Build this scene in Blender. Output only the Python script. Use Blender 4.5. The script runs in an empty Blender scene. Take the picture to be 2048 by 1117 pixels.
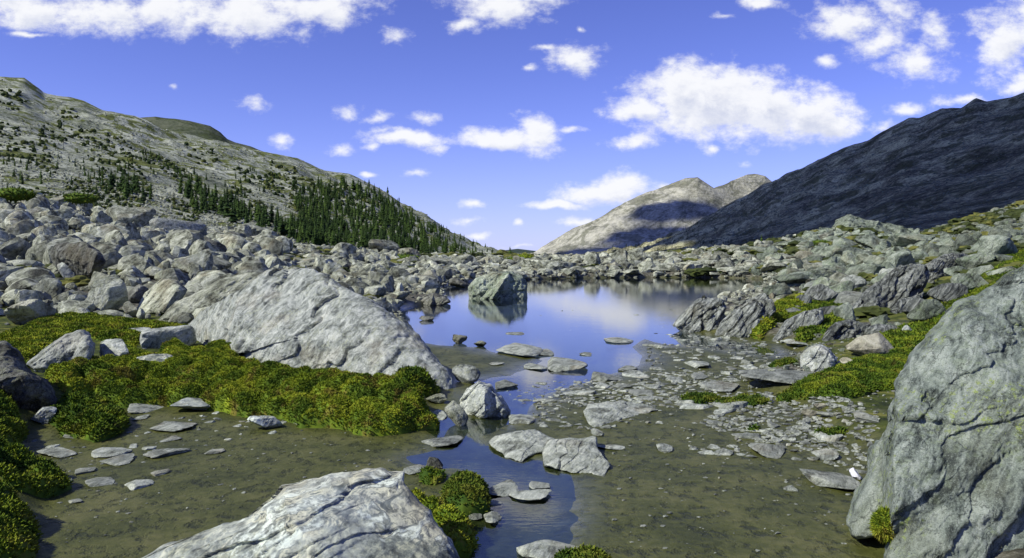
import bpy, bmesh, math, random
import numpy as np
from mathutils import Vector

C = bpy.context.scene.collection
F = 1607.0          # focal length in photo pixels
HCAM = 2.2          # eye height above the pool
HY = 505.0          # photo row of the horizon

# ------------------------------------------------------------------ camera
cam = bpy.data.cameras.new('camera')
cam_ob = bpy.data.objects.new('camera', cam)
C.objects.link(cam_ob)
cam_ob.location = (0, 0, HCAM)
cam_ob.rotation_euler = (math.radians(90), 0, 0)
cam.sensor_width = 36
cam.lens = 36 * F / 2048
cam.shift_y = -(558.5 - HY) / 2048
cam.clip_start = 0.1
cam.clip_end = 60000
bpy.context.scene.camera = cam_ob

# ------------------------------------------------------------------ light
SUN = Vector((-0.66, -0.34, 0.67)).normalized()       # towards the sun
sun = bpy.data.lights.new('sun', 'SUN')
sun.energy = 5.0
sun.angle = math.radians(0.5)
sun.color = (1.0, 0.975, 0.85)
sun_ob = bpy.data.objects.new('sun', sun)
C.objects.link(sun_ob)
sun_ob.rotation_euler = SUN.to_track_quat('Z', 'Y').to_euler()

vs = bpy.context.scene.view_settings
vs.view_transform = 'Standard'
vs.look = 'None'
vs.exposure = 0.0
vs.gamma = 1.0
vs.use_curve_mapping = False
cy = bpy.context.scene.cycles
cy.max_bounces = 6
cy.diffuse_bounces = 2
cy.glossy_bounces = 3
cy.transparent_max_bounces = 6
cy.transmission_bounces = 3
cy.caustics_reflective = False
cy.caustics_refractive = False

# ------------------------------------------------------------------ node helpers
class NT:
    def __init__(s, tree):
        s.t = tree
        s.n = tree.nodes
        s.l = tree.links
    def new(s, typ, **kw):
        n = s.n.new(typ)
        for k, v in kw.items():
            setattr(n, k, v)
        return n
    def put(s, sock, v):
        if hasattr(v, 'is_linked') or isinstance(v, bpy.types.NodeSocket):
            s.l.new(v, sock)
        else:
            sock.default_value = v
    def math(s, op, a, b=None, c=None, clamp=False):
        n = s.new('ShaderNodeMath', operation=op, use_clamp=clamp)
        s.put(n.inputs[0], a)
        if b is not None: s.put(n.inputs[1], b)
        if c is not None: s.put(n.inputs[2], c)
        return n.outputs[0]
    def vmath(s, op, a, b=None, scale=None):
        n = s.new('ShaderNodeVectorMath', operation=op)
        s.put(n.inputs[0], a)
        if b is not None: s.put(n.inputs[1], b)
        if scale is not None: s.put(n.inputs['Scale'], scale)
        return n.outputs['Value'] if op in ('LENGTH', 'DOT_PRODUCT', 'DISTANCE') else n.outputs[0]
    def noise(s, vec, scale, detail=6, rough=0.55, dist=0.0, col=False):
        n = s.new('ShaderNodeTexNoise')
        s.put(n.inputs['Vector'], vec)
        n.inputs['Scale'].default_value = scale
        n.inputs['Detail'].default_value = detail
        n.inputs['Roughness'].default_value = rough
        n.inputs['Distortion'].default_value = dist
        return n.outputs['Color'] if col else n.outputs[0]
    def step(s, v, a, b, lo=0.0, hi=1.0):
        n = s.new('ShaderNodeMapRange', interpolation_type='SMOOTHSTEP')
        s.put(n.inputs['Value'], v)
        for k, q in (('From Min', a), ('From Max', b), ('To Min', lo), ('To Max', hi)):
            s.put(n.inputs[k], q)
        return n.outputs[0]
    def mix(s, f, a, b, blend='MIX'):
        n = s.new('ShaderNodeMix', data_type='RGBA', blend_type=blend)
        s.put(n.inputs[0], f)
        for i, v in ((6, a), (7, b)):
            if isinstance(v, (tuple, list)): v = (*v[:3], 1)
            s.put(n.inputs[i], v)
        return n.outputs[2]
    def ramp(s, v, stops):
        n = s.new('ShaderNodeValToRGB')
        s.put(n.inputs[0], v)
        e = n.color_ramp.elements
        while len(e) < len(stops): e.new(0.5)
        for q, (p, c) in zip(e, stops):
            q.position = p; q.color = (*c, 1)
        return n.outputs[0]
    def mapping(s, vec, scale=(1, 1, 1), rot=(0, 0, 0), loc=(0, 0, 0)):
        if any(rot) and scale != (1, 1, 1): vec = s.mapping(vec, rot=rot); rot = (0, 0, 0)
        n = s.new('ShaderNodeMapping')
        s.put(n.inputs[0], vec)
        n.inputs['Scale'].default_value = scale
        n.inputs['Rotation'].default_value = rot
        n.inputs['Location'].default_value = loc
        return n.outputs[0]

# ------------------------------------------------------------------ world: sky with clouds
world = bpy.data.worlds.new('World')
bpy.context.scene.world = world
world.use_nodes = True
w = NT(world.node_tree)
w.n.clear()
sky = w.new('ShaderNodeTexSky', sky_type='NISHITA')
sky.sun_disc = False
sky.sun_elevation = math.asin(SUN.z)
sky.sun_rotation = math.atan2(SUN.x, SUN.y)
sky.altitude = 2800
sky.air_density = 1.0
sky.dust_density = 0.35
sky.ozone_density = 3.0
# cloud = (px, py, half width, half height, strength) in rows/columns of the view, turned into directions
CLOUDS = [
    (60, 20, 150, 55, 1.0), (200, 30, 150, 52, 1.1), (340, 25, 150, 48, 1.1), (500, 25, 130, 62, 1.2), (640, 18, 130, 45, 1.0),
    (60, 72, 80, 9, .6), (20, -40, 300, 60, 1.2), (400, -60, 380, 70, 1.2),
    (1005, 12, 105, 44, 1.1), (935, 50, 50, 14, .6), (1060, -10, 80, 32, 1.0),
    (790, 76, 32, 17, .7), (1152, 118, 48, 26, .95), (1095, 101, 30, 9, .6), (1060, 133, 20, 6, .35), (1157, 60, 14, 8, .4),
    (1375, 185, 70, 50, 2.0), (1440, 205, 120, 55, 2.2), (1530, 222, 110, 50, 2.0), (1610, 232, 90, 42, 1.8), (1660, 248, 70, 30, 1.4), (1290, 220, 75, 30, 1.4),
    (1275, 280, 55, 15, .8), (1340, 125, 30, 13, .45), (1580, 172, 32, 9, .65), (1420, 298, 16, 10, .7),
    (1690, 45, 90, 45, 1.1), (1520, 8, 62, 18, .8), (1760, 85, 60, 30, .85), (1835, 130, 55, 30, 1.1), (1865, 65, 42, 45, .6), (1790, 15, 50, 25, .6),
    (1655, 122, 26, 10, .6), (1450, 30, 40, 8, .3),
    (2010, 85, 85, 95, .85), (2060, 170, 70, 40, .8), (2080, 30, 80, 80, .8), (1930, 200, 100, 16, .45), (1820, 218, 60, 14, .4), (1765, 258, 45, 14, .65),
    (820, 276, 80, 17, 1.4), (770, 262, 45, 12, .7), (870, 292, 35, 14, .7), (1000, 276, 95, 21, 1.5), (1075, 272, 36, 26, 1.4), (1140, 258, 30, 7, .5),
    (700, 223, 26, 14, .65), (758, 236, 30, 13, .6), (850, 238, 40, 12, .4), (682, 298, 26, 12, .75), (745, 292, 22, 9, .6),
    (561, 283, 22, 14, .75), (512, 206, 36, 22, .45), (345, 178, 16, 6, .3), (835, 342, 26, 9, .7), (735, 350, 16, 5, .4),
    (1195, 390, 78, 20, 1.6), (1235, 381, 52, 20, 1.6), (1110, 411, 66, 11, 1.3), (1150, 446, 45, 9, .8), (1345, 370, 32, 9, .7),
    (940, 412, 32, 7, .8), (940, 443, 34, 8, .7), (960, 471, 26, 6, .7), (1038, 447, 12, 6, .6), (1040, 492, 40, 5, .4), (1490, 326, 25, 8, .2),
]
grp = bpy.data.node_groups.new('cloud_field', 'ShaderNodeTree')
grp.interface.new_socket('Vector', in_out='INPUT', socket_type='NodeSocketVector')
grp.interface.new_socket('Field', in_out='OUTPUT', socket_type='NodeSocketFloat')
g = NT(grp)
gi = g.new('NodeGroupInput'); go = g.new('NodeGroupOutput')
acc = None
for (px, py, rx, ry, st) in CLOUDS:
    if rx < 62: rx *= 1.6; ry *= 1.7; st -= .34
    d = g.vmath('SUBTRACT', gi.outputs[0], ((px - 1024) / F, (HY - py) / F, 0))
    d = g.vmath('MULTIPLY', d, (F / (rx * 1.12), F / (ry * 1.12), 0))
    L = g.vmath('LENGTH', d)
    v = g.math('MULTIPLY_ADD', L, -1.0, 0.55 + 0.45 * st)
    acc = v if acc is None else g.math('MAXIMUM', acc, v)
g.l.new(acc, go.inputs[0])
tc = w.new('ShaderNodeTexCoord')
sep = w.new('ShaderNodeSeparateXYZ'); w.l.new(tc.outputs['Generated'], sep.inputs[0])
ysafe = w.math('MAXIMUM', sep.outputs[1], 0.15)
uu = w.math('DIVIDE', sep.outputs[0], ysafe)
vv = w.math('DIVIDE', sep.outputs[2], ysafe)
cmb = w.new('ShaderNodeCombineXYZ'); w.l.new(uu, cmb.inputs[0]); w.l.new(vv, cmb.inputs[1])
uv = cmb.outputs[0]
warp = w.noise(uv, 22, 3, 0.5, col=True)
uvw = w.vmath('ADD', uv, w.vmath('SCALE', w.vmath('SUBTRACT', warp, (.5, .5, .5)), scale=0.022))
def field(vec):
    n = w.new('ShaderNodeGroup'); n.node_tree = grp
    w.l.new(vec, n.inputs[0]); return n.outputs[0]
f1 = field(uvw)
f2 = field(w.vmath('ADD', uvw, (-0.008, 0.012, 0)))
uvs = w.mapping(uv, scale=(1, 1.5, 1))
n1 = w.noise(uvs, 24, 12, 0.66)
n2 = w.noise(w.vmath('ADD', uvs, (-0.006, 0.010, 0)), 24, 12, 0.66)
d1 = w.math('ADD', f1, w.math('MULTIPLY_ADD', n1, 2.1, -1.08))
d2 = w.math('ADD', f2, w.math('MULTIPLY_ADD', n2, 2.1, -1.08))
infront = w.step(sep.outputs[1], 0.2, 0.4)
dens = w.math('MULTIPLY', w.step(d1, -0.04, 0.80), infront)
# clouds of the rest of the sky (same kind, beside and behind the view)
gv = w.vmath('SCALE', tc.outputs['Generated'], scale=1.0)
nb = w.noise(w.mapping(gv, scale=(1, 1, 2.2)), 3.2, 9, 0.6)
outside = w.math('SUBTRACT', 1.0, w.step(sep.outputs[1], 0.30, 0.72))
high = w.step(sep.outputs[2], 0.35, 0.5)
outside = w.math('MAXIMUM', outside, high)
densb = w.math('MULTIPLY', w.step(nb, 0.60, 0.72), outside)
dens = w.math('MAXIMUM', dens, densb)
lit = w.step(w.math('SUBTRACT', d1, w.math('MULTIPLY', d2, 1.0)), -0.55, 0.35)
thick = w.math('MULTIPLY', w.step(d2, 0.45, 1.7), w.step(w.noise(uvw, 18, 6, .62), .38, .60))
ccol = w.mix(thick, (6.5, 6.55, 6.7), (3.9, 4.2, 5.2))
ccol = w.mix(lit, w.mix(0.5, ccol, (4.6, 4.85, 5.8)), ccol)
hsv = w.mix(1.0, sky.outputs[0], (0.74, 0.65, 1.16), 'MULTIPLY')
# whitening of the air low over the horizon
low = w.math('POWER', w.math('SUBTRACT', 1.0, w.math('ABSOLUTE', sep.outputs[2]), clamp=True), 13.0)
hsv = w.mix(w.math('MULTIPLY', low, 0.68), hsv, (3.4, 4.1, 6.2))
fin = w.mix(w.math('MULTIPLY', dens, 0.96), hsv, ccol)
bg = w.new('ShaderNodeBackground'); bg.inputs['Strength'].default_value = 0.15
w.l.new(fin, bg.inputs['Color'])
wo = w.new('ShaderNodeOutputWorld'); w.l.new(bg.outputs[0], wo.inputs[0])
world.cycles.sampling_method = 'MANUAL'
world.cycles.sample_map_resolution = 512

# ------------------------------------------------------------------ numpy noise
_r = np.random.RandomState(7)
PERM = _r.permutation(256); PERM = np.concatenate([PERM, PERM, PERM])
GR = _r.normal(size=(256, 3)); GR /= np.linalg.norm(GR, axis=1)[:, None]
def perlin(p):
    p = np.asarray(p, float)
    i = np.floor(p).astype(int); f = p - i
    i &= 255
    u = f * f * f * (f * (f * 6 - 15) + 10)
    def gd(a, b, c):
        h = PERM[PERM[PERM[(i[:, 0] + a) & 255] + ((i[:, 1] + b) & 255)] + ((i[:, 2] + c) & 255)]
        return ((f - (a, b, c)) * GR[h]).sum(1)
    x00 = gd(0,0,0) * (1-u[:,0]) + gd(1,0,0) * u[:,0]
    x10 = gd(0,1,0) * (1-u[:,0]) + gd(1,1,0) * u[:,0]
    x01 = gd(0,0,1) * (1-u[:,0]) + gd(1,0,1) * u[:,0]
    x11 = gd(0,1,1) * (1-u[:,0]) + gd(1,1,1) * u[:,0]
    y0 = x00 * (1-u[:,1]) + x10 * u[:,1]; y1 = x01 * (1-u[:,1]) + x11 * u[:,1]
    return y0 * (1-u[:,2]) + y1 * u[:,2]
def fbm(p, octv=4, gain=0.5, ridged=False):
    p = np.asarray(p, float); s = 0; a = 1.0
    for k in range(octv):
        n = perlin(p + 17.3 * k)
        if ridged: n = 0.5 - 2 * np.abs(n)
        s = s + a * n; a *= gain; p = p * 2.03
    return s
def P3(x, y, z=0.0):
    x = np.asarray(x, float)
    return np.stack([x, np.broadcast_to(y, x.shape), np.broadcast_to(z, x.shape)], -1).reshape(-1, 3)

# ------------------------------------------------------------------ mesh helpers
def mesh_np(name, V, Fc, rnd=None, smooth=True):
    V = np.asarray(V, np.float32); Fc = np.asarray(Fc, np.int32)
    me = bpy.data.meshes.new(name)
    nf, k = Fc.shape
    me.vertices.add(len(V)); me.vertices.foreach_set('co', V.ravel())
    me.loops.add(nf * k); me.loops.foreach_set('vertex_index', Fc.ravel())
    me.polygons.add(nf)
    me.polygons.foreach_set('loop_start', np.arange(nf, dtype=np.int32) * k)
    me.polygons.foreach_set('loop_total', np.full(nf, k, np.int32))
    me.polygons.foreach_set('use_smooth', np.full(nf, smooth, bool))
    if rnd is not None:
        at = me.attributes.new('rnd', 'FLOAT', 'POINT')
        at.data.foreach_set('value', np.broadcast_to(np.asarray(rnd, np.float32), (len(V),)).copy())
    me.update(); me.validate()
    return me
def link(name, me, mat, loc=(0, 0, 0), parent=None, label=None, cat=None, group=None, kind=None):
    o = bpy.data.objects.new(name, me); C.objects.link(o)
    o.location = loc
    if mat is not None and me is not None and not me.materials: me.materials.append(mat)
    if parent is not None: o.parent = parent
    if label: o['label'] = label
    if cat: o['category'] = cat
    if group: o['group'] = group
    if kind: o['kind'] = kind
    return o
def grid_faces(nr, nc, wrap=False):
    a = np.arange(nr * nc).reshape(nr, nc)
    if wrap:
        b = np.roll(a, -1, axis=1)
        return np.stack([a[:-1], b[:-1], b[1:], a[1:]], -1).reshape(-1, 4)
    return np.stack([a[:-1, :-1], a[:-1, 1:], a[1:, 1:], a[1:, :-1]], -1).reshape(-1, 4)
_ico = {}
def ico(s):
    if s not in _ico:
        bm = bmesh.new(); bmesh.ops.create_icosphere(bm, subdivisions=s, radius=1)
        v = np.array([x.co[:] for x in bm.verts]); f = np.array([[q.index for q in t.verts] for t in bm.faces])
        bm.free(); _ico[s] = (v, f)
    return _ico[s]

# ------------------------------------------------------------------ picture rows/columns -> world
def at(px, py, D): return ((px - 1024) / F * D, D, HCAM + (HY - py) / F * D)
def gpp(pts, z=0.0):      # photo points on the level z -> world xy
    p = np.asarray(pts, float); D = (HCAM - z) * F / (p[:, 1] - HY)
    return np.stack([(p[:, 0] - 1024) / F * D, D], 1)
def sdist(x, y, poly):    # signed distance, negative inside
    x = np.asarray(x, float); y = np.asarray(y, float)
    best = np.full(x.shape, 1e18); ins = np.zeros(x.shape, bool)
    n = len(poly)
    for i in range(n):
        ax, ay = poly[i]; bx, by = poly[(i + 1) % n]
        ex, ey = bx - ax, by - ay
        t = np.clip(((x - ax) * ex + (y - ay) * ey) / (ex * ex + ey * ey + 1e-12), 0, 1)
        best = np.minimum(best, (x - ax - t * ex) ** 2 + (y - ay - t * ey) ** 2)
        c = ((ay > y) != (by > y)) & (x < (bx - ax) * (y - ay) / (by - ay + 1e-12) + ax)
        ins ^= c
    return np.where(ins, -1, 1) * np.sqrt(best)

# wet ground (mud + water) and water alone
WET = gpp([(-900, 1400), (-200, 1250), (30, 1130), (80, 1060), (120, 980), (60, 920), (50, 870), (110, 835), (230, 808), (330, 790), (400, 795), (450, 805), (560, 822), (640, 840),
           (760, 845), (860, 840), (880, 800), (900, 775), (880, 740), (850, 700), (830, 670), (805, 640), (800, 622), (840, 612), (890, 606), (900, 590), (880, 578),
           (905, 568), (960, 562), (1050, 560), (1160, 557), (1300, 555.5), (1420, 556), (1515, 558), (1545, 566), (1525, 580), (1475, 590), (1425, 604),
           (1360, 640), (1390, 664), (1480, 672), (1560, 690), (1600, 705), (1530, 735), (1490, 770), (1560, 800), (1640, 850), (1700, 900), (1745, 950),
           (1720, 1010), (1730, 1080), (1790, 1150), (1830, 1300), (1850, 1500), (-900, 1500)])
WATER = gpp([(780, 615), (810, 655), (850, 684), (900, 689), (950, 694), (1000, 706), (1060, 714), (1085, 722), (1060, 735), (1030, 752), (985, 757), (950, 765), (940, 790), (1000, 830),
             (960, 838), (905, 840), (875, 846), (868, 862), (920, 880), (890, 905), (820, 915), (835, 926), (930, 935), (965, 960), (960, 1010), (925, 1060), (930, 1117), (960, 1200), (1100, 1190),
             (1110, 1110), (1150, 1045), (1140, 975), (1130, 930), (1060, 918), (985, 905), (955, 878), (1000, 852), (1050, 838), (1060, 815), (1090, 790), (1140, 772), (1190, 762),
             (1230, 748), (1280, 732), (1285, 712), (1265, 695), (1290, 678), (1330, 690), (1390, 694), (1460, 702), (1540, 712), (1560, 706), (1520, 692), (1420, 676), (1400, 668), (1385, 640),
             (1420, 600), (1460, 590), (1540, 590), (1570, 560), (1540, 545), (1300, 545), (1040, 548), (850, 556), (820, 600)])
TC = np.array([-1400, -500, 0, 300, 600, 850, 1100, 1300, 1500, 1650, 1850, 2048, 2600, 3600], float)
TD = np.array([0.5, 8, 15, 25, 35, 50, 75, 90, 110, 140, 200, 420], float)
TZ = np.array([
    # .5    8    15    25   35   50    75    90    110   140   200  420
    [1.5, 1.5, 1.5, 2.0, 3.0, 5.0, 9.0, 12.0, 16.0, 21.0, 21, 10],
    [0.9, 0.9, 0.8, 1.2, 2.0, 3.6, 7.0, 9.5, 13.0, 17.0, 17, 8],
    [0.5, 0.3, 0.25, .65, 1.2, 2.4, 4.5, 6.2, 8.2, 11.0, 11, 2],
    [0.3, 0.25, 0.25, .50, .80, 1.45, 2.7, 3.7, 4.9, 6.4, 6, 0],
    [0.3, 0.2, 0.2, .35, .40, .60, 1.2, 1.7, 2.3, 2.9, 2, -2],
    [0.3, 0.2, 0.2, .22, .3, .35, .60, .9, 1.2, 1.3, -.5, -4],
    [0.3, 0.2, 0.2, .2, .25, .3, .40, .95, 1.15, .9, -1, -4],
    [0.3, 0.2, 0.2, .2, .25, .3, .50, 1.2, 1.35, 1.0, -1, -4],
    [0.3, 0.2, 0.2, .25, .3, .4, .60, 1.7, 2.7, 2.4, 0, -4],
    [0.3, 0.2, 0.2, .35, .5, .8, 1.3, 2.6, 4.7, 5.6, 2, -4],
    [0.3, 0.2, 0.2, .75, 1.1, 1.6, 2.3, 3.1, 4.1, 5.4, 5, -2],
    [0.5, 0.4, 0.8, 1.7, 2.2, 3.0, 4.6, 6.2, 8.2, 10.6, 10, 2],
    [0.9, 1.2, 2.0, 3.2, 4.4, 6.0, 9.0, 11., 14., 18., 18, 10],
    [1.5, 2.0, 3.2, 5.0, 7.0, 10., 14., 17., 21., 26., 26, 20]], float)
def ground_z(x, y, fine=True):
    x = np.asarray(x, float); y = np.asarray(y, float)
    D = np.clip(y, 0.5, 419.9); px = np.clip(1024 + x / D * F, TC[0], TC[-1] - 1e-6)
    i = np.clip(np.searchsorted(TC, px, 'right') - 1, 0, len(TC) - 2); j = np.clip(np.searchsorted(TD, D, 'right') - 1, 0, len(TD) - 2)
    a = (px - TC[i]) / (TC[i + 1] - TC[i]); b = (np.log(D) - np.log(TD[j])) / (np.log(TD[j + 1]) - np.log(TD[j]))
    zl = (TZ[i, j] * (1 - a) + TZ[i + 1, j] * a) * (1 - b) + (TZ[i, j + 1] * (1 - a) + TZ[i + 1, j + 1] * a) * b
    sh = x.shape
    q = P3(x.ravel(), y.ravel())
    sm = sdist(x, y, WET); sw = sdist(x, y, WATER)
    land = np.minimum(zl, 0.05 + 0.30 * np.maximum(sm, 0)) + (fbm(q * 0.9, 3) * 0.10 * np.clip(y.ravel() / 40, .15, 1.6)).reshape(sh) * np.clip(sm, 0, 1)
    if fine:
        mud = 0.014 + 0.010 * perlin(q * 2.3 + 5).reshape(sh) + 0.007 * perlin(q * 9.0).reshape(sh)
    else:
        mud = np.full(sh, 0.014)
    wob = 0.11 * np.clip(y / 12, .4, 3) * fbm(q * 1.7 / np.clip(y.ravel() / 12, .6, 3)[:, None] + 40, 3).reshape(sh)
    sw = sw + wob * 2 + .25 * np.clip(y / 14, .3, 2.5) * perlin(q * .45 / np.clip(y.ravel() / 14, .6, 2.5)[:, None] + 9).reshape(sh)
    bed = np.maximum(sw * np.interp(y, [8, 14], [.09, .2]), -0.7)
    wet = np.where(sw < 0.12, np.minimum(mud, 0.10 * (sw - .02) + 0.0), mud)
    wet = np.where(sw < 0, bed - .002, wet)
    t = np.clip(sm / 0.25, 0, 1); t = t * t * (3 - 2 * t)
    out = wet * (1 - t) + np.maximum(land, 0.02) * t
    return out
_Ds = np.concatenate([np.arange(4, 30, .05), np.arange(30, 160, .25)])
def hit(px, py):
    zs = ground_z((px - 1024) / F * _Ds, _Ds, False); ray = HCAM + (HY - py) / F * _Ds
    k = np.argmax(zs >= ray)
    if zs[k] < ray[k]: return None
    D = _Ds[k]; return ((px - 1024) / F * D, D, float(zs[k]))

# ------------------------------------------------------------------ materials
def base_mat(name):
    m = bpy.data.materials.new(name); m.use_nodes = True
    t = NT(m.node_tree); t.n.clear()
    b = t.new('ShaderNodeBsdfPrincipled'); o = t.new('ShaderNodeOutputMaterial')
    t.l.new(b.outputs[0], o.inputs[0])
    b.inputs['Specular IOR Level'].default_value = 0.25
    return m, t, b
def coords(t, seed=0.0):
    co = t.new('ShaderNodeTexCoord').outputs['Object']
    at_ = t.new('ShaderNodeAttribute', attribute_name='rnd')
    off = t.vmath('SCALE', (31.7, 17.1, 23.9), scale=at_.outputs['Fac'])
    return t.vmath('ADD', co, off), at_.outputs['Fac']
def rock_mat(name, light, mid, dark, scale=1.0, strata=0.3, ang=(0.3, 0.8, 0.2), lichen=(.33, .36, .22), lich=0.35, stain=(.36, .27, .14), stn=0.2, speck=0.55, bump=0.6, crack=0.6, gloss=.85, yellow=0.0, tight=.04, sw=7.5):
    m, t, b = base_mat(name)
    v, r = coords(t)
    n1 = t.noise(v, 1.6 * scale, 10, 0.68, 0.6)
    st = t.noise(t.mapping(v, rot=ang, scale=(1.0, 1.0, sw)), 1.5 * scale, 8, 0.66, 1.1)
    n = t.math('ADD', t.math('MULTIPLY', n1, 1 - strata), t.math('MULTIPLY', st, strata))
    col = t.ramp(n, [(.39 + tight * .5, dark), (.495, mid), (.61 - tight * .5, light)])
    big = t.noise(v, 0.55 * scale, 3, 0.5)
    col = t.mix(t.math('MULTIPLY', t.step(big, .52, .68), stn), col, stain)
    lm = t.step(t.noise(v, 7 * scale, 7, 0.72), .50, .60)
    lb = t.step(t.noise(t.vmath('ADD', v, (9, 4, 2)), 1.1 * scale, 3, 0.5), .42, .60)
    col = t.mix(t.math('MULTIPLY', t.math('MULTIPLY', lm, lb), lich), col, lichen)
    if yellow:
        ym = t.step(t.noise(t.vmath('ADD', v, (3, 8, 1)), 11 * scale, 6, 0.75), .545, .585)
        yb = t.step(t.noise(t.vmath('ADD', v, (1, 4, 7)), 1.0 * scale, 3, 0.5), .45, .6)
        col = t.mix(t.math('MULTIPLY', t.math('MULTIPLY', ym, yb), yellow), col, (.27, .33, .09))
    sp = t.step(t.noise(v, 24 * scale, 6, 0.75), .36, .47)
    col = t.mix(t.math('MULTIPLY', t.math('SUBTRACT', 1.0, sp), speck), col, dark)
    vor = t.new('ShaderNodeTexVoronoi', feature='DISTANCE_TO_EDGE')
    wv = t.vmath('ADD', t.mapping(v, rot=ang, scale=(.8, .8, 2.0)), t.vmath('SCALE', t.noise(v, 2.5 * scale, 4, .6, col=True), scale=0.55))
    t.l.new(wv, vor.inputs['Vector']); vor.inputs['Scale'].default_value = 1.3 * scale
    ck = t.step(vor.outputs[0], 0.0, 0.035)
    ckm = t.step(t.noise(v, 1.3 * scale, 2), .48, .56)
    ckf = t.math('MULTIPLY', t.math('MULTIPLY', t.math('SUBTRACT', 1.0, ck), ckm), crack)
    col = t.mix(ckf, col, tuple(c * .5 for c in dark))
    jn = t.noise(t.mapping(t.vmath('ADD', v, (4, 1, 9)), rot=ang, scale=(.7, .7, 1.8)), 2.6 * scale, 5, .62, .8)
    jl = t.math('SUBTRACT', 1.0, t.step(t.math('ABSOLUTE', t.math('SUBTRACT', jn, .5)), .0, .011))
    jm = t.step(t.noise(v, 1.9 * scale, 3), .45, .58)
    jf = t.math('MULTIPLY', t.math('MULTIPLY', jl, jm), .8)
    col = t.mix(jf, col, tuple(c * .7 for c in dark))
    fine = t.noise(v, 46 * scale, 5, .8)
    col = t.mix(t.step(fine, .54, .64, 0, .45), col, tuple(min(.75, c * 1.35) for c in light))
    col = t.mix(t.step(fine, .46, .36, 0, .7), col, dark)
    br = t.math('MULTIPLY_ADD', r, 0.75, 0.58)
    col = t.mix(1.0, col, t.new('ShaderNodeCombineXYZ').outputs[0], 'MULTIPLY') if False else t.vmath('SCALE', col, scale=br)
    t.l.new(col, b.inputs['Base Color'])
    b.inputs['Roughness'].default_value = gloss
    hgt = t.math('ADD', t.math('MULTIPLY', n, 0.8), t.math('MULTIPLY', t.noise(v, 14 * scale, 10, 0.78), 0.42))
    hgt = t.math('SUBTRACT', hgt, t.math('MULTIPLY', jf, .22))
    hgt = t.math('SUBTRACT', hgt, t.math('MULTIPLY', ckf, 0.25))
    bp = t.new('ShaderNodeBump'); bp.inputs['Strength'].default_value = bump; bp.inputs['Distance'].default_value = 0.22 / scale
    t.l.new(hgt, bp.inputs['Height']); t.l.new(bp.outputs[0], b.inputs['Normal'])
    return m
M = {}
M['talus'] = rock_mat('talus_granite', (.57, .585, .46), (.27, .285, .205), (.035, .036, .024), 1.0, .3, lich=.5, stain=(.33, .27, .16), stn=.35)
M['pale'] = rock_mat('pale_gneiss', (.58, .60, .53), (.31, .335, .295), (.07, .08, .07), 2.8, .38, ang=(.2, .95, .3), sw=4.0, tight=.05, lichen=(.40, .42, .27), lich=.6, stain=(.48, .42, .30), stn=.25, speck=1.0, bump=.38)
m, t, b = base_mat('swirled_gneiss')
v, r_ = coords(t)
wv = t.vmath('ADD', v, t.vmath('SCALE', t.noise(v, 1.9, 3, .5, col=True), scale=.9))
wv = t.mapping(wv, rot=(.5, .7, .2), scale=(1, 1, 2.2))
bands = t.noise(wv, 1.7, 5, .62, .7)
col = t.ramp(bands, [(.34, (.07, .08, .09)), (.41, (.14, .15, .16)), (.44, (.56, .53, .46)), (.475, (.58, .55, .47)), (.495, (.17, .18, .19)), (.515, (.24, .25, .26)), (.545, (.70, .71, .69)), (.63, (.60, .63, .64))])
crm = t.step(t.noise(v, 1.3, 3, .5), .50, .62)
col = t.mix(t.math('MULTIPLY', crm, .45), col, (.46, .40, .30))
sp = t.step(t.noise(v, 30, 6, .75), .38, .48)
col = t.mix(t.math('MULTIPLY', t.math('SUBTRACT', 1.0, t.step(t.noise(v, 14, 7, .8), .40, .50)), .8), col, (.10, .105, .11))
gz = t.step(t.noise(t.vmath('ADD', v, (2, 7, 5)), .95, 7, .66), .475, .52)
gc = t.ramp(t.noise(v, 9, 8, .75), [(.41, (.04, .045, .05)), (.50, (.15, .16, .16)), (.60, (.40, .39, .32))])
col = t.mix(t.math('MULTIPLY', gz, .85), col, gc)
wz = t.step(t.noise(t.vmath('ADD', v, (11, 3, 6)), 1.1, 6, .62), .50, .56)
col = t.mix(t.math('MULTIPLY', wz, .3), col, t.ramp(t.noise(v, 12, 8, .75), [(.38, (.20, .21, .24)), (.46, (.62, .64, .66)), (.60, (.78, .79, .78))]))
blu = t.step(t.noise(t.vmath('ADD', v, (5, 5, 5)), 1.6, 4, .6), .50, .58)
col = t.mix(t.math('MULTIPLY', blu, .2), col, (.36, .40, .50))
col = t.mix(1.0, col, (.95, 1.0, .88), 'MULTIPLY')
t.l.new(col, b.inputs['Base Color']); b.inputs['Roughness'].default_value = .8
bp = t.new('ShaderNodeBump'); bp.inputs['Strength'].default_value = .6; bp.inputs['Distance'].default_value = .04
t.l.new(t.math('ADD', bands, t.math('MULTIPLY', t.noise(v, 26, 8, .72), .35)), bp.inputs['Height']); t.l.new(bp.outputs[0], b.inputs['Normal'])
M['swirl'] = m
M['cliff'] = rock_mat('green_lichen_cliff', (.38, .42, .36), (.20, .235, .195), (.045, .055, .048), 2.0, .55, ang=(.3, .95, .3), sw=5, tight=.06, lichen=(.23, .28, .17), lich=.6, stain=(.26, .28, .20), stn=.4, speck=.6, bump=.6, yellow=1.0)
M['strata'] = rock_mat('banded_blue_schist', (.46, .48, .42), (.19, .205, .18), (.035, .04, .038), 1.3, .72, ang=(0.15, .85, 0), tight=.05, sw=7, lichen=(.24, .26, .15), lich=.35, stain=(.22, .20, .12), stn=.3, speck=.3, bump=1.0, crack=.7)
M['flat'] = rock_mat('flat_shore_stone', (.46, .48, .41), (.26, .28, .235), (.07, .075, .06), 2.8, .4, lichen=(.36, .38, .28), lich=.5, stn=.2, speck=.5, bump=.5, crack=.3)
M['tan'] = rock_mat('tan_stone', (.54, .52, .40), (.34, .32, .235), (.10, .095, .07), 2.0, .3, lich=.3, stn=.5, bump=.5, crack=.2)
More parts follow.
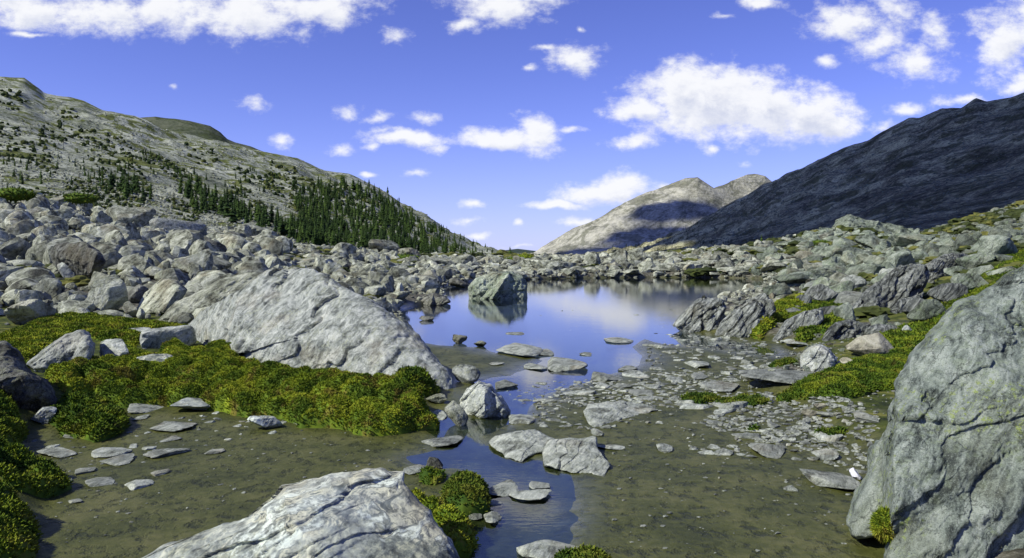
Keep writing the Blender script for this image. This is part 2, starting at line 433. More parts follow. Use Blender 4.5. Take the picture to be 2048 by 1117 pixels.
M['brown'] = rock_mat('shade_darkened_rusty_boulder', (.27, .275, .23), (.11, .11, .09), (.03, .03, .022), 1.4, .4, lich=.35, stain=(.12, .095, .05), stn=.4, bump=.8)  # rusty grey, darkened for the shade on the overhung talus boulder's front
M['green'] = rock_mat('greenish_lichen_rock', (.40, .44, .34), (.21, .245, .18), (.05, .06, .04), .8, .35, lichen=(.25, .32, .17), lich=.7, stn=.2, bump=.7)
M['quartz'] = rock_mat('white_quartz', (.85, .85, .88), (.75, .75, .80), (.5, .5, .55), 2.0, .2, lich=0, stn=0, speck=.1, crack=.1, bump=.3)

# ground of the near valley: silt where wet, grit and grass elsewhere
m, t, b = base_mat('valley_ground')
co = t.new('ShaderNodeTexCoord').outputs['Object']
wetf = t.new('ShaderNodeAttribute', attribute_name='wet').outputs['Fac']
grs = t.new('ShaderNodeAttribute', attribute_name='grass').outputs['Fac']
n1 = t.noise(co, 1.2, 8, .65); n2 = t.noise(co, 14, 6, .7)
silt = t.ramp(t.math('ADD', t.math('MULTIPLY', n1, .6), t.math('MULTIPLY', n2, .4)), [(.39, (.046, .053, .012)), (.50, (.082, .089, .022)), (.60, (.122, .122, .040))])
dots = t.step(t.noise(t.mapping(co, scale=(1, .8, 1)), 6.5, 5, .66), .33, .50)
silt = t.mix(t.math('MULTIPLY', t.math('SUBTRACT', 1.0, dots), .75), silt, (.030, .036, .012))
grit = t.ramp(t.noise(co, 5, 8, .75), [(.38, (.03, .03, .022)), (.5, (.10, .095, .07)), (.62, (.24, .23, .19))])
vg = t.ramp(t.noise(co, 2.2, 7, .7), [(.38, (.022, .032, .008)), (.50, (.07, .09, .014)), (.62, (.17, .17, .04))])
gm = t.step(t.math('ADD', t.noise(co, .35, 5, .65), t.math('MULTIPLY_ADD', grs, .5, -.25)), .47, .55)
land = t.mix(gm, grit, vg)
t.l.new(t.mix(wetf, land, silt), b.inputs['Base Color'])
nwf = t.math('MULTIPLY', t.new('ShaderNodeAttribute', attribute_name='near_water').outputs['Fac'], wetf)
t.put(b.inputs['Roughness'], t.math('MULTIPLY_ADD', nwf, -.34, t.math('MULTIPLY_ADD', wetf, -.42, .95)))
t.put(b.inputs['Specular IOR Level'], t.math('MULTIPLY_ADD', nwf, .3, .2))
b.inputs['Specular IOR Level'].default_value = .22
bp = t.new('ShaderNodeBump'); t.put(bp.inputs['Strength'], t.math('MULTIPLY_ADD', nwf, -.65, .8)); bp.inputs['Distance'].default_value = .04
t.l.new(t.math('ADD', t.math('MULTIPLY', n2, .5), t.math('MULTIPLY', dots, .55)), bp.inputs['Height']); t.l.new(bp.outputs[0], b.inputs['Normal'])
M['ground'] = m

# water
m = bpy.data.materials.new('clear_lake_water'); m.use_nodes = True
t = NT(m.node_tree); t.n.clear()
co = t.new('ShaderNodeTexCoord').outputs['Object']
fr = t.new('ShaderNodeFresnel'); fr.inputs['IOR'].default_value = 1.33
gl = t.new('ShaderNodeBsdfGlossy'); gl.inputs['Roughness'].default_value = .012
gl.inputs['Color'].default_value = (.97, .97, 1, 1)
tr = t.new('ShaderNodeBsdfTransparent'); tr.inputs['Color'].default_value = (.56, .63, .62, 1)
bp = t.new('ShaderNodeBump'); bp.inputs['Strength'].default_value = .18; bp.inputs['Distance'].default_value = .003
rp = t.math('ADD', t.noise(t.mapping(co, scale=(1, 2.2, 1)), 9, 3, .5), t.math('MULTIPLY', t.noise(co, 1.5, 2, .5), 2.0))
t.l.new(rp, bp.inputs['Height'])
t.l.new(bp.outputs[0], gl.inputs['Normal']); 
mx = t.new('ShaderNodeMixShader'); o = t.new('ShaderNodeOutputMaterial')
geo = t.new('ShaderNodeNewGeometry')
t.l.new(t.math('MULTIPLY', fr.outputs[0], t.math('SUBTRACT', 1.0, geo.outputs['Backfacing'])), mx.inputs[0]); t.l.new(tr.outputs[0], mx.inputs[1]); t.l.new(gl.outputs[0], mx.inputs[2]); t.l.new(mx.outputs[0], o.inputs[0])
M['water'] = m

def foliage_mat(name, dark, mid, light, sc=3.0, rust=0.0):
    m, t, b = base_mat(name)
    v, r = coords(t)
    co = t.new('ShaderNodeTexCoord').outputs['Object']
    n = t.math('ADD', t.math('MULTIPLY', t.noise(co, sc, 4, .6), .76), t.math('MULTIPLY', r, .24))
    fc = t.ramp(n, [(.38, dark), (.50, mid), (.61, light)])
    if rust: fc = t.mix(t.math('MULTIPLY', t.step(t.noise(co, 3.7, 5, .7), .53, .62), rust), fc, (.20, .13, .035))
    t.l.new(fc, b.inputs['Base Color'])
    b.inputs['Roughness'].default_value = .8
    b.inputs['Specular IOR Level'].default_value = .12
    return m
M['moss'] = foliage_mat('heather_green', (.075, .125, .012), (.20, .265, .018), (.35, .38, .030), 2.2, .6)
M['moss_dark'] = foliage_mat('dark_heather_green', (.035, .07, .008), (.095, .155, .013), (.21, .26, .02), 3, .35)
M['moss_bright'] = foliage_mat('bright_cushion_green', (.035, .075, .010), (.09, .135, .014), (.17, .19, .025), 4)
M['needles'] = foliage_mat('conifer_needles', (.018, .036, .010), (.036, .068, .014), (.075, .12, .022), .25)
M['needles_shaded'] = foliage_mat('shaded_conifer_needles', (.010, .018, .010), (.016, .028, .014), (.03, .04, .02), .05)  # shade over the far wood is put into this darker needle colour
M['scrub'] = foliage_mat('scrub_foliage', (.016, .030, .008), (.035, .055, .012), (.085, .095, .022), .4)
M['scrub2'] = foliage_mat('dull_heather', (.03, .04, .012), (.065, .08, .02), (.14, .14, .035), .8)
m, t, b = base_mat('grey_bark'); b.inputs['Base Color'].default_value = (.10, .08, .06, 1); b.inputs['Roughness'].default_value = .9; M['bark'] = m

def slope_mat(name, light, mid, dark, grass, gamt, s, speck=1.0, streak=(1, 1, 1), rot=(0, 0, 0), bump=1.0, bd=2.0):
    m, t, b = base_mat(name)
    co = t.new('ShaderNodeTexCoord').outputs['Object']
    v = t.mapping(co, rot=rot, scale=streak)
    n = t.noise(v, s, 12, .74, .4); fine = t.noise(v, s * 16, 8, .8)
    q = t.math('ADD', t.math('MULTIPLY', n, .5), t.math('MULTIPLY', fine, .5))
    col = t.ramp(q, [(.40, dark), (.485, mid), (.56, light)])
    gm = t.math('MULTIPLY', t.step(t.noise(v, s * 1.9, 8, .68, .8), .5, .56), gamt)
    gc = t.ramp(t.noise(co, s * 9, 6, .7), [(.38, tuple(c * .35 for c in grass)), (.6, grass)])
    col = t.mix(gm, col, gc)
    t.l.new(col, b.inputs['Base Color']); b.inputs['Roughness'].default_value = .95
    b.inputs['Specular IOR Level'].default_value = .1
    bp = t.new('ShaderNodeBump'); bp.inputs['Strength'].default_value = bump; bp.inputs['Distance'].default_value = bd
    t.l.new(q, bp.inputs['Height']); t.l.new(bp.outputs[0], b.inputs['Normal'])
    return m
M['left'] = slope_mat('left_slope_scree_and_grass', (.56, .58, .46), (.27, .29, .21), (.06, .075, .04), (.17, .20, .045), .95, .045, bd=1.5)
M['farleft'] = slope_mat('dark_grassy_ridge', (.13, .14, .09), (.08, .095, .055), (.035, .045, .025), (.07, .09, .03), .8, .02, bd=2)
M['right'] = slope_mat('dark_shale_slope', (.70, .68, .38), (.24, .23, .14), (.045, .042, .024), (.09, .10, .03), .7, .022, streak=(1, .5, 2.6), rot=(0, .55, 0), bd=7)
M['peaks'] = slope_mat('pale_tan_peaks', (.62, .60, .48), (.40, .39, .30), (.13, .13, .10), (.17, .18, .11), .6, .0035, streak=(1.2, .5, 2.2), rot=(0, .5, 0), bd=25)
M['hills'] = slope_mat('wooded_far_hills', (.05, .07, .05), (.04, .06, .04), (.03, .045, .03), (.05, .07, .03), .6, .002, bd=20)
M['plain'] = slope_mat('valley_floor', (.16, .17, .11), (.10, .12, .07), (.06, .07, .04), (.08, .10, .03), .7, .01, bd=1)
m, t, b = base_mat('shade_cloud_white'); b.inputs['Base Color'].default_value = (.9, .9, .92, 1); b.inputs['Roughness'].default_value = 1; M['shade_cloud'] = m

# ------------------------------------------------------------------ ground sheet
pxs = np.concatenate([np.linspace(-9000, -1400, 30, endpoint=False), np.linspace(-1400, -120, 60, endpoint=False), np.arange(-120, 2170, 5.0), np.linspace(2170, 3600, 60, endpoint=False), np.linspace(3600, 11000, 30)])
Ds = np.concatenate([np.geomspace(.6, 4.6, 30, endpoint=False), np.geomspace(4.6, 150, 430, endpoint=False), np.geomspace(150, 430, 40)])
GD, GP = np.meshgrid(Ds, pxs, indexing='ij')
GX = (GP - 1024) / F * GD
GZ = ground_z(GX, GD)
V = np.stack([GX, GD, GZ], -1).reshape(-1, 3)
me = mesh_np('ground', V, grid_faces(len(Ds), len(pxs))[:, ::-1] if False else grid_faces(len(Ds), len(pxs)))
sm = sdist(GX, GD, WET).ravel()
wetv = 1 - np.clip((sm - .10) / .45 + fbm(P3(GX.ravel(), GD.ravel()) * 1.5, 3) * .5, 0, 1)
a = me.attributes.new('wet', 'FLOAT', 'POINT'); a.data.foreach_set('value', wetv.astype(np.float32))
gpx = GP.ravel(); gD = GD.ravel()
gr = np.clip((gpx - 1450) / 200, 0, 1) * .55 + np.where((gpx < 900) & (gD < 24), .9, 0) + np.where((gpx < 900) & (gD > 60), .3, 0)
nw = np.clip(1 - sdist(GX, GD, WATER).ravel() / np.clip(gD * .06, .25, 1.2), 0, 1) ** 1.5
a = me.attributes.new('near_water', 'FLOAT', 'POINT'); a.data.foreach_set('value', nw.astype(np.float32))
a = me.attributes.new('grass', 'FLOAT', 'POINT'); a.data.foreach_set('value', np.clip(gr, 0, 1).astype(np.float32))
link('ground', me, M['ground'], kind='structure')
me = mesh_np('valley_floor', [(-30000, -30000, -5), (30000, -30000, -5), (30000, 30000, -5), (-30000, 30000, -5)], [[0, 1, 2, 3]])
link('valley_floor', me, M['plain'], kind='structure')
wx = np.linspace(-16, 34, 60); wy = np.linspace(3, 78, 80)
X, Y = np.meshgrid(wx, wy)
link('lake_water', mesh_np('lake_water', np.stack([X, Y, X * 0], -1).reshape(-1, 3), grid_faces(80, 60)), M['water'], kind='structure')

# ------------------------------------------------------------------ mountains
class Slope:
    """a hillside between its foot line and its skyline"""
    def __init__(s, foot, top, amp, ns, curve=1.0, stretch=None, seed=0, dcurve=1.0, octv=6):
        s.f = np.array(foot, float); s.t = np.array(top, float); s.amp = amp; s.ns = ns; s.c = curve; s.st = stretch; s.seed = seed; s.dc = dcurve; s.o = octv
    def pt(s, px, t):
        px = np.asarray(px, float); t = np.asarray(t, float)
        D0 = np.interp(px, s.f[:, 0], s.f[:, 1]); y0 = np.interp(px, s.f[:, 0], s.f[:, 2])
        D1 = np.interp(px, s.t[:, 0], s.t[:, 1]); y1 = np.interp(px, s.t[:, 0], s.t[:, 2])
        tt = np.clip(t, 0, 1)
        D = D0 * (D1 / D0) ** (tt ** s.dc)
        gx = np.linspace(s.t[0, 0], s.t[-1, 0], 400); gy = np.interp(gx, s.t[:, 0], s.t[:, 1 if s.t.shape[1] == 2 else 2])
        kw = max(3, int(min(160, (s.t[-1, 0] - s.t[0, 0]) * .08) / (gx[1] - gx[0]))); ker = np.hanning(2 * kw + 1); ker /= ker.sum()
        ys = np.convolve(np.pad(gy, kw, mode='reflect', reflect_type='odd'), ker, 'valid')
        y1 = np.interp(px, gx, ys) + (y1 - np.interp(px, gx, ys)) * np.clip(tt, 0, 1) ** 5
        y = y0 + (y1 - y0) * tt ** s.c
        X = (px - 1024) / F * D; Z = HCAM + (HY - y) / F * D
        over = np.clip(t - 1, 0, None)
        D = D * (1 + over); X = X * (1 + over); Z = Z - over * D1 * .35
        q = P3(X.ravel(), D.ravel(), Z.ravel()) * s.ns + s.seed
        if s.st is not None: q = q @ s.st
        n = fbm(q, s.o, .52).reshape(X.shape)
        Z = Z + n * s.amp * D * np.clip(tt * 4, 0.05, 1) * np.where(tt > .93, 1 - (np.clip(tt, .93, 1) - .93) / .07 * .72, 1)
        return X, D, Z
    def mesh(s, name, mat, p0, p1, npx, nt):
        T, Pn = np.meshgrid(np.concatenate([np.linspace(0, 1, nt), [1.04, 1.15, 1.4]]), np.linspace(p0, p1, npx), indexing='ij')
        X, Y, Z = s.pt(Pn, T)
        V = np.stack([X, Y, Z], -1).reshape(-1, 3)
        return link(name, mesh_np(name, V, grid_faces(nt + 3, npx)), mat, kind='structure')
SK_L = [(-2600, -250), (-900, 20), (-300, 110), (0, 152), (48, 156), (68, 170), (89, 186), (137, 195), (168, 204), (205, 221), (274, 236), (325, 257), (410, 278), (462, 288), (547, 309), (592, 320),
        (650, 339), (700, 350), (760, 377), (800, 405), (850, 435), (900, 466), (950, 492), (1000, 513), (1060, 522)]
dl = lambda p: float(np.interp(p, [-2600, 0, 300, 600, 800, 1000, 1060], [400, 430, 480, 560, 640, 760, 800]))
left = Slope([(-2600, 120, 300), (-900, 125, 330), (0, 118, 428), (200, 118, 440), (400, 118, 476), (600, 125, 502), (800, 150, 508), (1000, 260, 520), (1060, 330, 524)],
             [(p, dl(p), y) for p, y in SK_L], .014, .03, curve=.9, octv=8)
left.mesh('mountain_slope', M['left'], -2400, 1060, 620, 230)
ridge = Slope([(150, 700, 330), (560, 760, 330)], [(150, 900, 250), (240, 900, 238), (274, 900, 236), (310, 900, 234), (350, 900, 238), (380, 900, 243), (420, 900, 252), (440, 900, 264), (455, 900, 279), (470, 900, 286), (500, 900, 293), (547, 900, 311), (580, 900, 330)],
              .004, .02, seed=5)
ridge.mesh('mountain_ridge', M['farleft'], 150, 575, 160, 40)
SK_R = [(1060, 520), (1200, 512), (1260, 500), (1300, 486), (1380, 456), (1430, 426), (1480, 396), (1543, 362), (1594, 337), (1645, 319), (1686, 297), (1737, 280), (1788, 252), (1817, 236), (1840, 237), (1881, 216), (1921, 214), (1952, 196),
        (1973, 202), (2019, 195), (2048, 184), (2150, 150), (2400, 60), (2900, -60), (4500, -400)]
a_ = .55
ST = np.array([[math.cos(a_), 0, -math.sin(a_)], [0, 1, 0], [math.sin(a_), 0, math.cos(a_)]]).T @ np.diag([.7, .7, 2.2])
right = Slope([(1060, 1500, 519), (1300, 900, 517), (1543, 420, 520), (1800, 260, 500), (2048, 200, 470), (2600, 180, 400), (4500, 160, 200)],
              [(p, float(np.interp(p, [1060, 1300, 1543, 2048, 4500], [2600, 2100, 1500, 900, 700])), y) for p, y in SK_R], .013, .012, stretch=ST, seed=11, octv=7)
right.mesh('mountain_slope', M['right'], 1080, 4400, 640, 230)
SK_P = [(1000, 530), (1055, 514), (1100, 485), (1150, 455), (1200, 434), (1250, 405), (1300, 383), (1340, 369), (1370, 359), (1395, 356), (1410, 366), (1428, 377), (1450, 369), (1470, 360), (1495, 347), (1510, 346), (1530, 352), (1548, 366), (1600, 400), (1900, 470)]
peaks = Slope([(1000, 2800, 535), (1900, 2800, 522)], [(p, 3800 + (400 if p > 1428 else 0) * min(1, (p - 1428) / 60), y) for p, y in SK_P], .010, .0035, stretch=ST, seed=23, octv=7)
peaks.mesh('mountain_peaks', M['peaks'], 1000, 1900, 420, 130)
hills = Slope([(700, 8000, 507), (1400, 8000, 507)], [(700, 14000, 502), (980, 14000, 504), (1010, 14000, 501), (1035, 14000, 498), (1060, 14000, 501), (1085, 14000, 504), (1400, 14000, 500)], .0003, .0005, seed=3)
hills.mesh('far_hills', M['hills'], 700, 1400, 120, 20)

# unseen clouds added above the frame to shade the right mountain and peaks
def shade_cloud(cx, cy_, cz, rx, ry, rz, seed, sub=5):
    v, f = ico(sub)
    n = fbm(v * 1.6 + seed * 9.1, 5, .6)
    r = 1 + n[:, None] * .75
    v2 = v * r * (rx, ry, rz)
    v2[:, 2] = np.where(v2[:, 2] < 0, v2[:, 2] * .35, v2[:, 2])
    link('shade_cloud', mesh_np('shade_cloud', v2, f), M['shade_cloud'], loc=(cx, cy_, cz), kind='structure')
def shade(px, py_, D, alt, rx, ry, rz, seed):       # cloud whose shadow falls on that spot
    p = Vector(at(px, py_, D)); k = (alt - p.z) / SUN.z; q = p + SUN * k
    shade_cloud(q.x, q.y, alt, rx, ry, rz, seed)
shade(2020, 330, 850, 1500, 330, 420, 100, 1)
shade(1620, 430, 1250, 1500, 280, 480, 90, 2)
shade(2420, 250, 700, 1500, 420, 420, 100, 3)
shade(2060, 425, 400, 1500, 150, 190, 60, 9)
shade(2500, 350, 500, 1500, 260, 300, 60, 10)
shade(1500, 490, 800, 1500, 200, 260, 60, 8)
shade(1335, 418, 3450, 6500, 190, 130, 50, 4)
shade(1195, 478, 3050, 6500, 250, 110, 50, 5)
shade(1400, 425, 3500, 6500, 130, 90, 50, 6)
shade(1290, 455, 3200, 6500, 200, 120, 50, 12)
shade(1330, 500, 2300, 2100, 380, 320, 60, 7)

# ------------------------------------------------------------------ rock shapes
def rock_unit(rng, sub=3, planes=13, sharp=16, rough=.05, flat=0.0, nfreq=2.0):
    """a broken block inside the unit cube"""
    v, f = ico(sub)
    n = rng.normal(size=(planes, 3))
    if flat: n[:, 2] *= (1 + flat)
    n /= np.linalg.norm(n, axis=1)[:, None]
    d = rng.uniform(.5, 1.0, planes)
    dots = np.maximum(v @ n.T, 0) / d
    r = ((dots ** sharp).sum(1) + 1e-9) ** (-1 / sharp)
    r = np.minimum(r, 1.5)
    off = rng.uniform(0, 50, 3)
    r = r * (1 + rough * fbm(v * nfreq + off, 4, .6))
    p = v * r[:, None]
    lo, hi = p.min(0), p.max(0)
    return (p - (lo + hi) / 2) / (hi - lo), f
def rotz(p, a): c, s_ = math.cos(a), math.sin(a); return p @ np.array([[c, s_, 0], [-s_, c, 0], [0, 0, 1]])
def roty(p, a): c, s_ = math.cos(a), math.sin(a); return p @ np.array([[c, 0, -s_], [0, 1, 0], [s_, 0, c]])
rng = np.random.RandomState(3)
BLOCK = []   # (x, y, radius) of placed rocks, so that fillers stay clear
def place_rock(px, py, wp, hp, mat, label, seed, name='boulder', cat='boulder', group=None, depth=1.0, tilt=0.0, sub=4, planes=11, sharp=32, rough=.09, flat=0.0, sink=.12, mesh_rnd=None, loc=None, water=False):
    """rock whose foot stands at photo column px, row py and that shows wp x hp photo pixels"""
    r = np.random.RandomState(seed)
    h_ = loc or hit(px, py)
    if h_ is None: return None
    x, y, z = h_
    if z < 0: 
        y = HCAM * F / (py - HY); x = (px - 1024) / F * y; z = 0
    wm = wp * y / F; hm = hp * y / F; dm = depth * wm * .8
    u, f = rock_unit(r, sub, planes, sharp, rough, flat)
    if mat is M['flat'] and sharp != 99:
        th = max(.30 * hm, .02); Dn = HCAM * F / max(py - HY, 12); Df = (HCAM - th) * F / max(py - hp - HY, 8)
        dm = max(min(Df - Dn, 2.2 * wm), .35 * wm) * 1.05; hm = th; sink = .3
    if tilt: u = roty(u, tilt); lo, hi = u.min(0), u.max(0); u = (u - (lo + hi) / 2) / (hi - lo)
    tot = hm / (1 - sink)
    p = u * (wm, dm, tot); p[:, 2] += tot / 2 - tot * sink
    o = link(name, mesh_np(name, p, f, r.uniform(.2, .9) if mesh_rnd is None else mesh_rnd, smooth=False), mat, loc=(x, y + dm * .42, z), label=label, cat=cat, group=group)
    BLOCK.append((x, y + dm * .42, max(wm, dm) * .5))
    return o

def silhouette_rock(name, outline, centre, base, k, thick, mat, label, seed, cat='boulder', power=2.6, facets=.18, rough=.05, nfreq=1.6, nth=260, nr=90, rnd=.5, back=.8, zoff=0.0, group=None, ledge=(2.2, .05), ldir=(-.75, .15, .65)):
    """big rock with a measured outline: front face bulges towards the viewer, the back is rounded too"""
    O = np.array(outline, float); c = np.array(centre, float)
    seg = np.vstack([O, O[:1]]); L = np.concatenate([[0], np.cumsum(np.linalg.norm(np.diff(seg, axis=0), axis=1))])
    s_ = np.linspace(0, L[-1], nth, endpoint=False)
    ox = np.interp(s_, L, seg[:, 0]); oy = np.interp(s_, L, seg[:, 1])
    r = np.random.RandomState(seed)
    jit = fbm(P3(ox, oy) * .02 + seed, 4, .6)
    rad = np.stack([ox, oy], 1) - c
    rad = rad * (1 + .035 * jit[:, None])
    rings = np.concatenate([np.sin(np.linspace(0.02, math.pi / 2, nr)), np.sin(np.linspace(math.pi / 2, 0.02, nr))[1:]])
    side = np.concatenate([-np.ones(nr), np.ones(nr - 1)])
    S, A = np.meshgrid(rings, np.arange(nth), indexing='ij')
    px = c[0] + rad[A, 0] * S; py = c[1] + rad[A, 1] * S
    bulge = np.maximum(1 - S ** power, 0) ** (1 / power)
    bx = np.array(base, float)
    yb = np.interp(px, bx[:, 0], bx[:, 1])
    Db = (HCAM - zoff) * F / (yb - HY)
    D = (Db + k * (HCAM - zoff)) / (1 - k * (HY - py) / F)
    sd_ = side[:, None] * np.ones_like(S)
    th = np.where(sd_ < 0, thick, thick * (1 + back))
    # broken facets
    q = np.stack([(px - c[0]) / F * D.mean(), (HY - py) / F * D.mean()], -1)
    fac = np.full(px.shape, -9.0)
    for i in range(16):
        a1 = r.uniform(0, 6.28); sl = r.uniform(.1, .55)
        ctr = r.uniform(-1, 1, 2) * np.abs(q).reshape(-1, 2).max(0) * .8
        fac = np.maximum(fac, 1.0 - np.abs((q[..., 0] - ctr[0]) * math.cos(a1) + (q[..., 1] - ctr[1]) * math.sin(a1)) * sl - r.uniform(0, .8))
    D2 = D + sd_ * th * bulge * (1 + facets * (fac - fac.mean()) / (fac.std() + 1e-6))
    X = (px - 1024) / F * D2; Z = HCAM + (HY - py) / F * D2
    V = np.stack([X, D2, Z], -1).reshape(-1, 3)
    n = fbm(V * nfreq + seed * 3.3, 6, .55) ; n2 = fbm(V * nfreq + seed * 3.3 + 50, 5, .55); n3 = fbm(V * nfreq * 3 + 90, 3, .5, ridged=True)
    V = V + np.stack([n2 * .5, n + n3 * .35, n2 * .7 + n * .3], -1) * rough
    n5 = fbm(V * nfreq * 7 + 20, 3, .6); n6 = fbm(V * nfreq * 7 + 70, 2, .6)
    V = V + np.stack([n6 * .4, n5, n6 * .6], -1) * rough * .22
    ld = np.array(ldir) / np.linalg.norm(ldir)
    for q_, (fq, am) in enumerate(((ledge[0], ledge[1]), (ledge[0] * 2.7, ledge[1] * .4))):
        sv = V @ ld * fq + fbm(V * .9 + 11 * q_ + seed, 3) * 1.1
        saw = (sv - np.floor(sv)) ** 2.2
        msk = np.clip(fbm(V * .8 + 31 + 7 * q_, 2) * 2 + .6, 0, 1)
        V = V + (np.array([0.25, 1.0, -.25]) * (saw * msk * am)[:, None])
    o0 = V.mean(0); o0[2] = 0
    nrow = len(rings)
    Fq = grid_faces(nrow, nth, wrap=True)
    tris = []
    V = np.vstack([V, V[:nth].mean(0), V[-nth:].mean(0)])
    a0 = np.arange(nth); a1_ = (a0 + 1) % nth
    c0 = np.stack([a0, np.full(nth, nrow * nth), a1_, a1_], 1)[:, [0, 1, 2]]
    c1 = np.stack([a0 + (nrow - 1) * nth, a1_ + (nrow - 1) * nth, np.full(nth, nrow * nth + 1)], 1)
    Ft = np.vstack([Fq[:, [0, 1, 2]], Fq[:, [0, 2, 3]], c0, c1])[:, ::-1]
    ob = link(name, mesh_np(name, V - o0, Ft, rnd), mat, loc=tuple(o0), label=label, cat=cat, group=group)
    ob.data.polygons.foreach_set('use_smooth', np.ones(len(Ft), bool))
    lo, hi = V.min(0), V.max(0)
    for fx in np.linspace(lo[0], hi[0], 6)[1:-1]:
        BLOCK.append((fx, (lo[1] + hi[1]) / 2, max(.3, (hi[1] - lo[1]) / 2 * .9)))
    return ob

# ------------------------------------------------------------------ the big rocks
silhouette_rock('boulder', [(372, 650), (400, 622), (440, 600), (475, 583), (500, 560), (530, 541), (580, 534), (625, 539), (665, 560), (720, 590), (780, 625), (820, 655), (860, 700),
    (890, 735), (902, 760), (898, 785), (850, 792), (780, 792), (700, 785), (640, 775), (590, 770), (550, 775), (490, 765), (472, 725), (466, 700), (430, 715), (400, 725), (385, 695)],
    (630, 665), [(372, 700), (470, 748), (600, 756), (700, 768), (900, 778)], .95, .55, M['pale'], 'huge pale grey pointed boulder sloping above the mossy bank beside the lake', 5, ledge=(1.0, .10), ldir=(-.8, .1, .6), power=2.2, facets=.16, rough=.08, nfreq=1.4, rnd=.45, nth=420, nr=120)
silhouette_rock('boulder', [(250, 1125), (350, 1082), (430, 1055), (490, 1034), (540, 1000), (552, 985), (556, 974), (585, 972), (620, 958), (700, 945), (770, 939), (806, 944), (808, 965), (828, 998), (868, 1038), (900, 1078),
    (918, 1120), (930, 1260), (600, 1290), (230, 1260)], (620, 1120), [(200, 1180), (900, 1180)], .9, .30, M['swirl'], 'white and cream rock with dark swirling bands at the bottom of the view', 9, ledge=(3.0, .07), ldir=(-.5, .3, .8), cat='boulder', power=2.4, facets=.3, rough=.05, nfreq=2.2, rnd=.55)
silhouette_rock('boulder', [(2500, 430), (2200, 480), (2048, 526), (1990, 567), (1950, 592), (1915, 612), (1880, 650), (1850, 680), (1822, 706), (1797, 752), (1795, 785), (1775, 815), (1770, 862), (1742, 895), (1736, 945), (1712, 995), (1698, 1040),
    (1705, 1072), (1728, 1080), (1745, 1060), (1790, 1065), (1775, 1110), (1760, 1180), (1800, 1300), (2500, 1300)], (2010, 860), [(1690, 1085), (1760, 1095), (1790, 1150), (2500, 1200)], .75, .45, M['cliff'],
    'great slanting grey rock with green and yellow lichen filling the right edge', 14, ledge=(1.7, .08), ldir=(-.6, -.1, .8), cat='rock', power=2.6, facets=.22, rough=.10, nfreq=1.5, nth=460, nr=160, rnd=.5)
silhouette_rock('boulder', [(315, 640), (350, 605), (400, 582), (440, 560), (505, 543), (540, 545), (500, 590), (450, 622), (420, 660), (350, 665)], (430, 605), [(300, 650), (540, 650)], 1.0, .35, M['talus'],
    'long bluish slab leaning behind the left shoulder of the huge pale boulder', 21, power=3, facets=.15, rough=.10, rnd=.5, nth=140, nr=40, zoff=.3)
silhouette_rock('outcrop', [(1345, 652), (1372, 617), (1408, 591), (1440, 596), (1452, 612), (1445, 640), (1432, 672), (1380, 675)], (1400, 640), [(1340, 662), (1460, 666)], .9, .35, M['strata'],
    'pointed grey ribbed outcrop at the right shore where the water ends', 31, ledge=(2.0, .22), cat='rock', power=3, facets=.25, rough=.14, rnd=.95, nth=120, nr=40)
silhouette_rock('outcrop', [(1428, 668), (1445, 640), (1470, 618), (1505, 600), (1545, 598), (1552, 622), (1520, 655), (1495, 690), (1440, 685)], (1490, 645), [(1420, 672), (1560, 676)], .9, .4, M['strata'],
    'ribbed grey outcrop between the pointed shore outcrop and the green heather patch', 32, ledge=(2.0, .22), cat='rock', power=3, facets=.25, rough=.12, rnd=.8, nth=120, nr=40)
silhouette_rock('outcrop', [(1543, 684), (1572, 642), (1612, 620), (1645, 618), (1648, 640), (1622, 668), (1605, 695), (1560, 695)], (1598, 657), [(1540, 684), (1650, 688)], .9, .35, M['strata'],
    'slanted grey slab right of the green heather patch on the shore', 33, ledge=(2.0, .22), cat='rock', power=3, facets=.2, rough=.10, rnd=.85, nth=120, nr=40)
silhouette_rock('outcrop', [(1692, 650), (1700, 615), (1728, 585), (1765, 560), (1800, 532), (1850, 528), (1862, 548), (1840, 590), (1800, 622), (1755, 655), (1720, 668)], (1775, 600), [(1680, 660), (1870, 662)], .8, .5, M['strata'],
    'large dark blue outcrop with slanting white bands above the tan slab', 34, ledge=(2.0, .22), cat='rock', power=3, facets=.28, rough=.16, rnd=.45, nth=180, nr=60)
silhouette_rock('outcrop', [(1735, 668), (1770, 630), (1800, 600), (1850, 585), (1838, 612), (1808, 645), (1775, 672)], (1790, 638), [(1730, 672), (1860, 664)], .8, .25, M['strata'],
    'narrow grey banded slab leaning on the right foot of the large blue outcrop', 35, ledge=(2.0, .22), cat='rock', power=3, facets=.2, rough=.10, rnd=.75, nth=110, nr=36)
silhouette_rock('outcrop', [(1635, 702), (1650, 668), (1668, 648), (1700, 640), (1740, 652), (1745, 680), (1700, 708)], (1690, 678), [(1630, 702), (1750, 700)], .7, .4, M['strata'],
    'low dark jagged outcrop behind the round pale boulder', 36, ledge=(2.0, .22), cat='rock', power=3, facets=.3, rough=.13, rnd=.4, nth=120, nr=40)
silhouette_rock('outcrop', [(1838, 610), (1850, 560), (1852, 530), (1885, 512), (1925, 506), (1958, 518), (1950, 535), (1915, 545), (1925, 570), (1890, 610)], (1885, 558), [(1830, 625), (1960, 622)], .3, .8, M['strata'],
    'arched dark boulder with an overhanging pale lip on the right hillside', 37, ledge=(2.0, .22), cat='rock', power=3, facets=.3, rough=.18, rnd=.4, nth=150, nr=50)
silhouette_rock('outcrop', [(1545, 575), (1580, 548), (1640, 538), (1700, 545), (1690, 575), (1640, 600), (1580, 600)], (1620, 570), [(1540, 596), (1710, 592)], 1.2, .5, M['green'],
    'broad grey slab on the right bank above the ribbed outcrops', 38, cat='rock', power=3, facets=.2, rough=.2, rnd=.75, nth=120, nr=40)
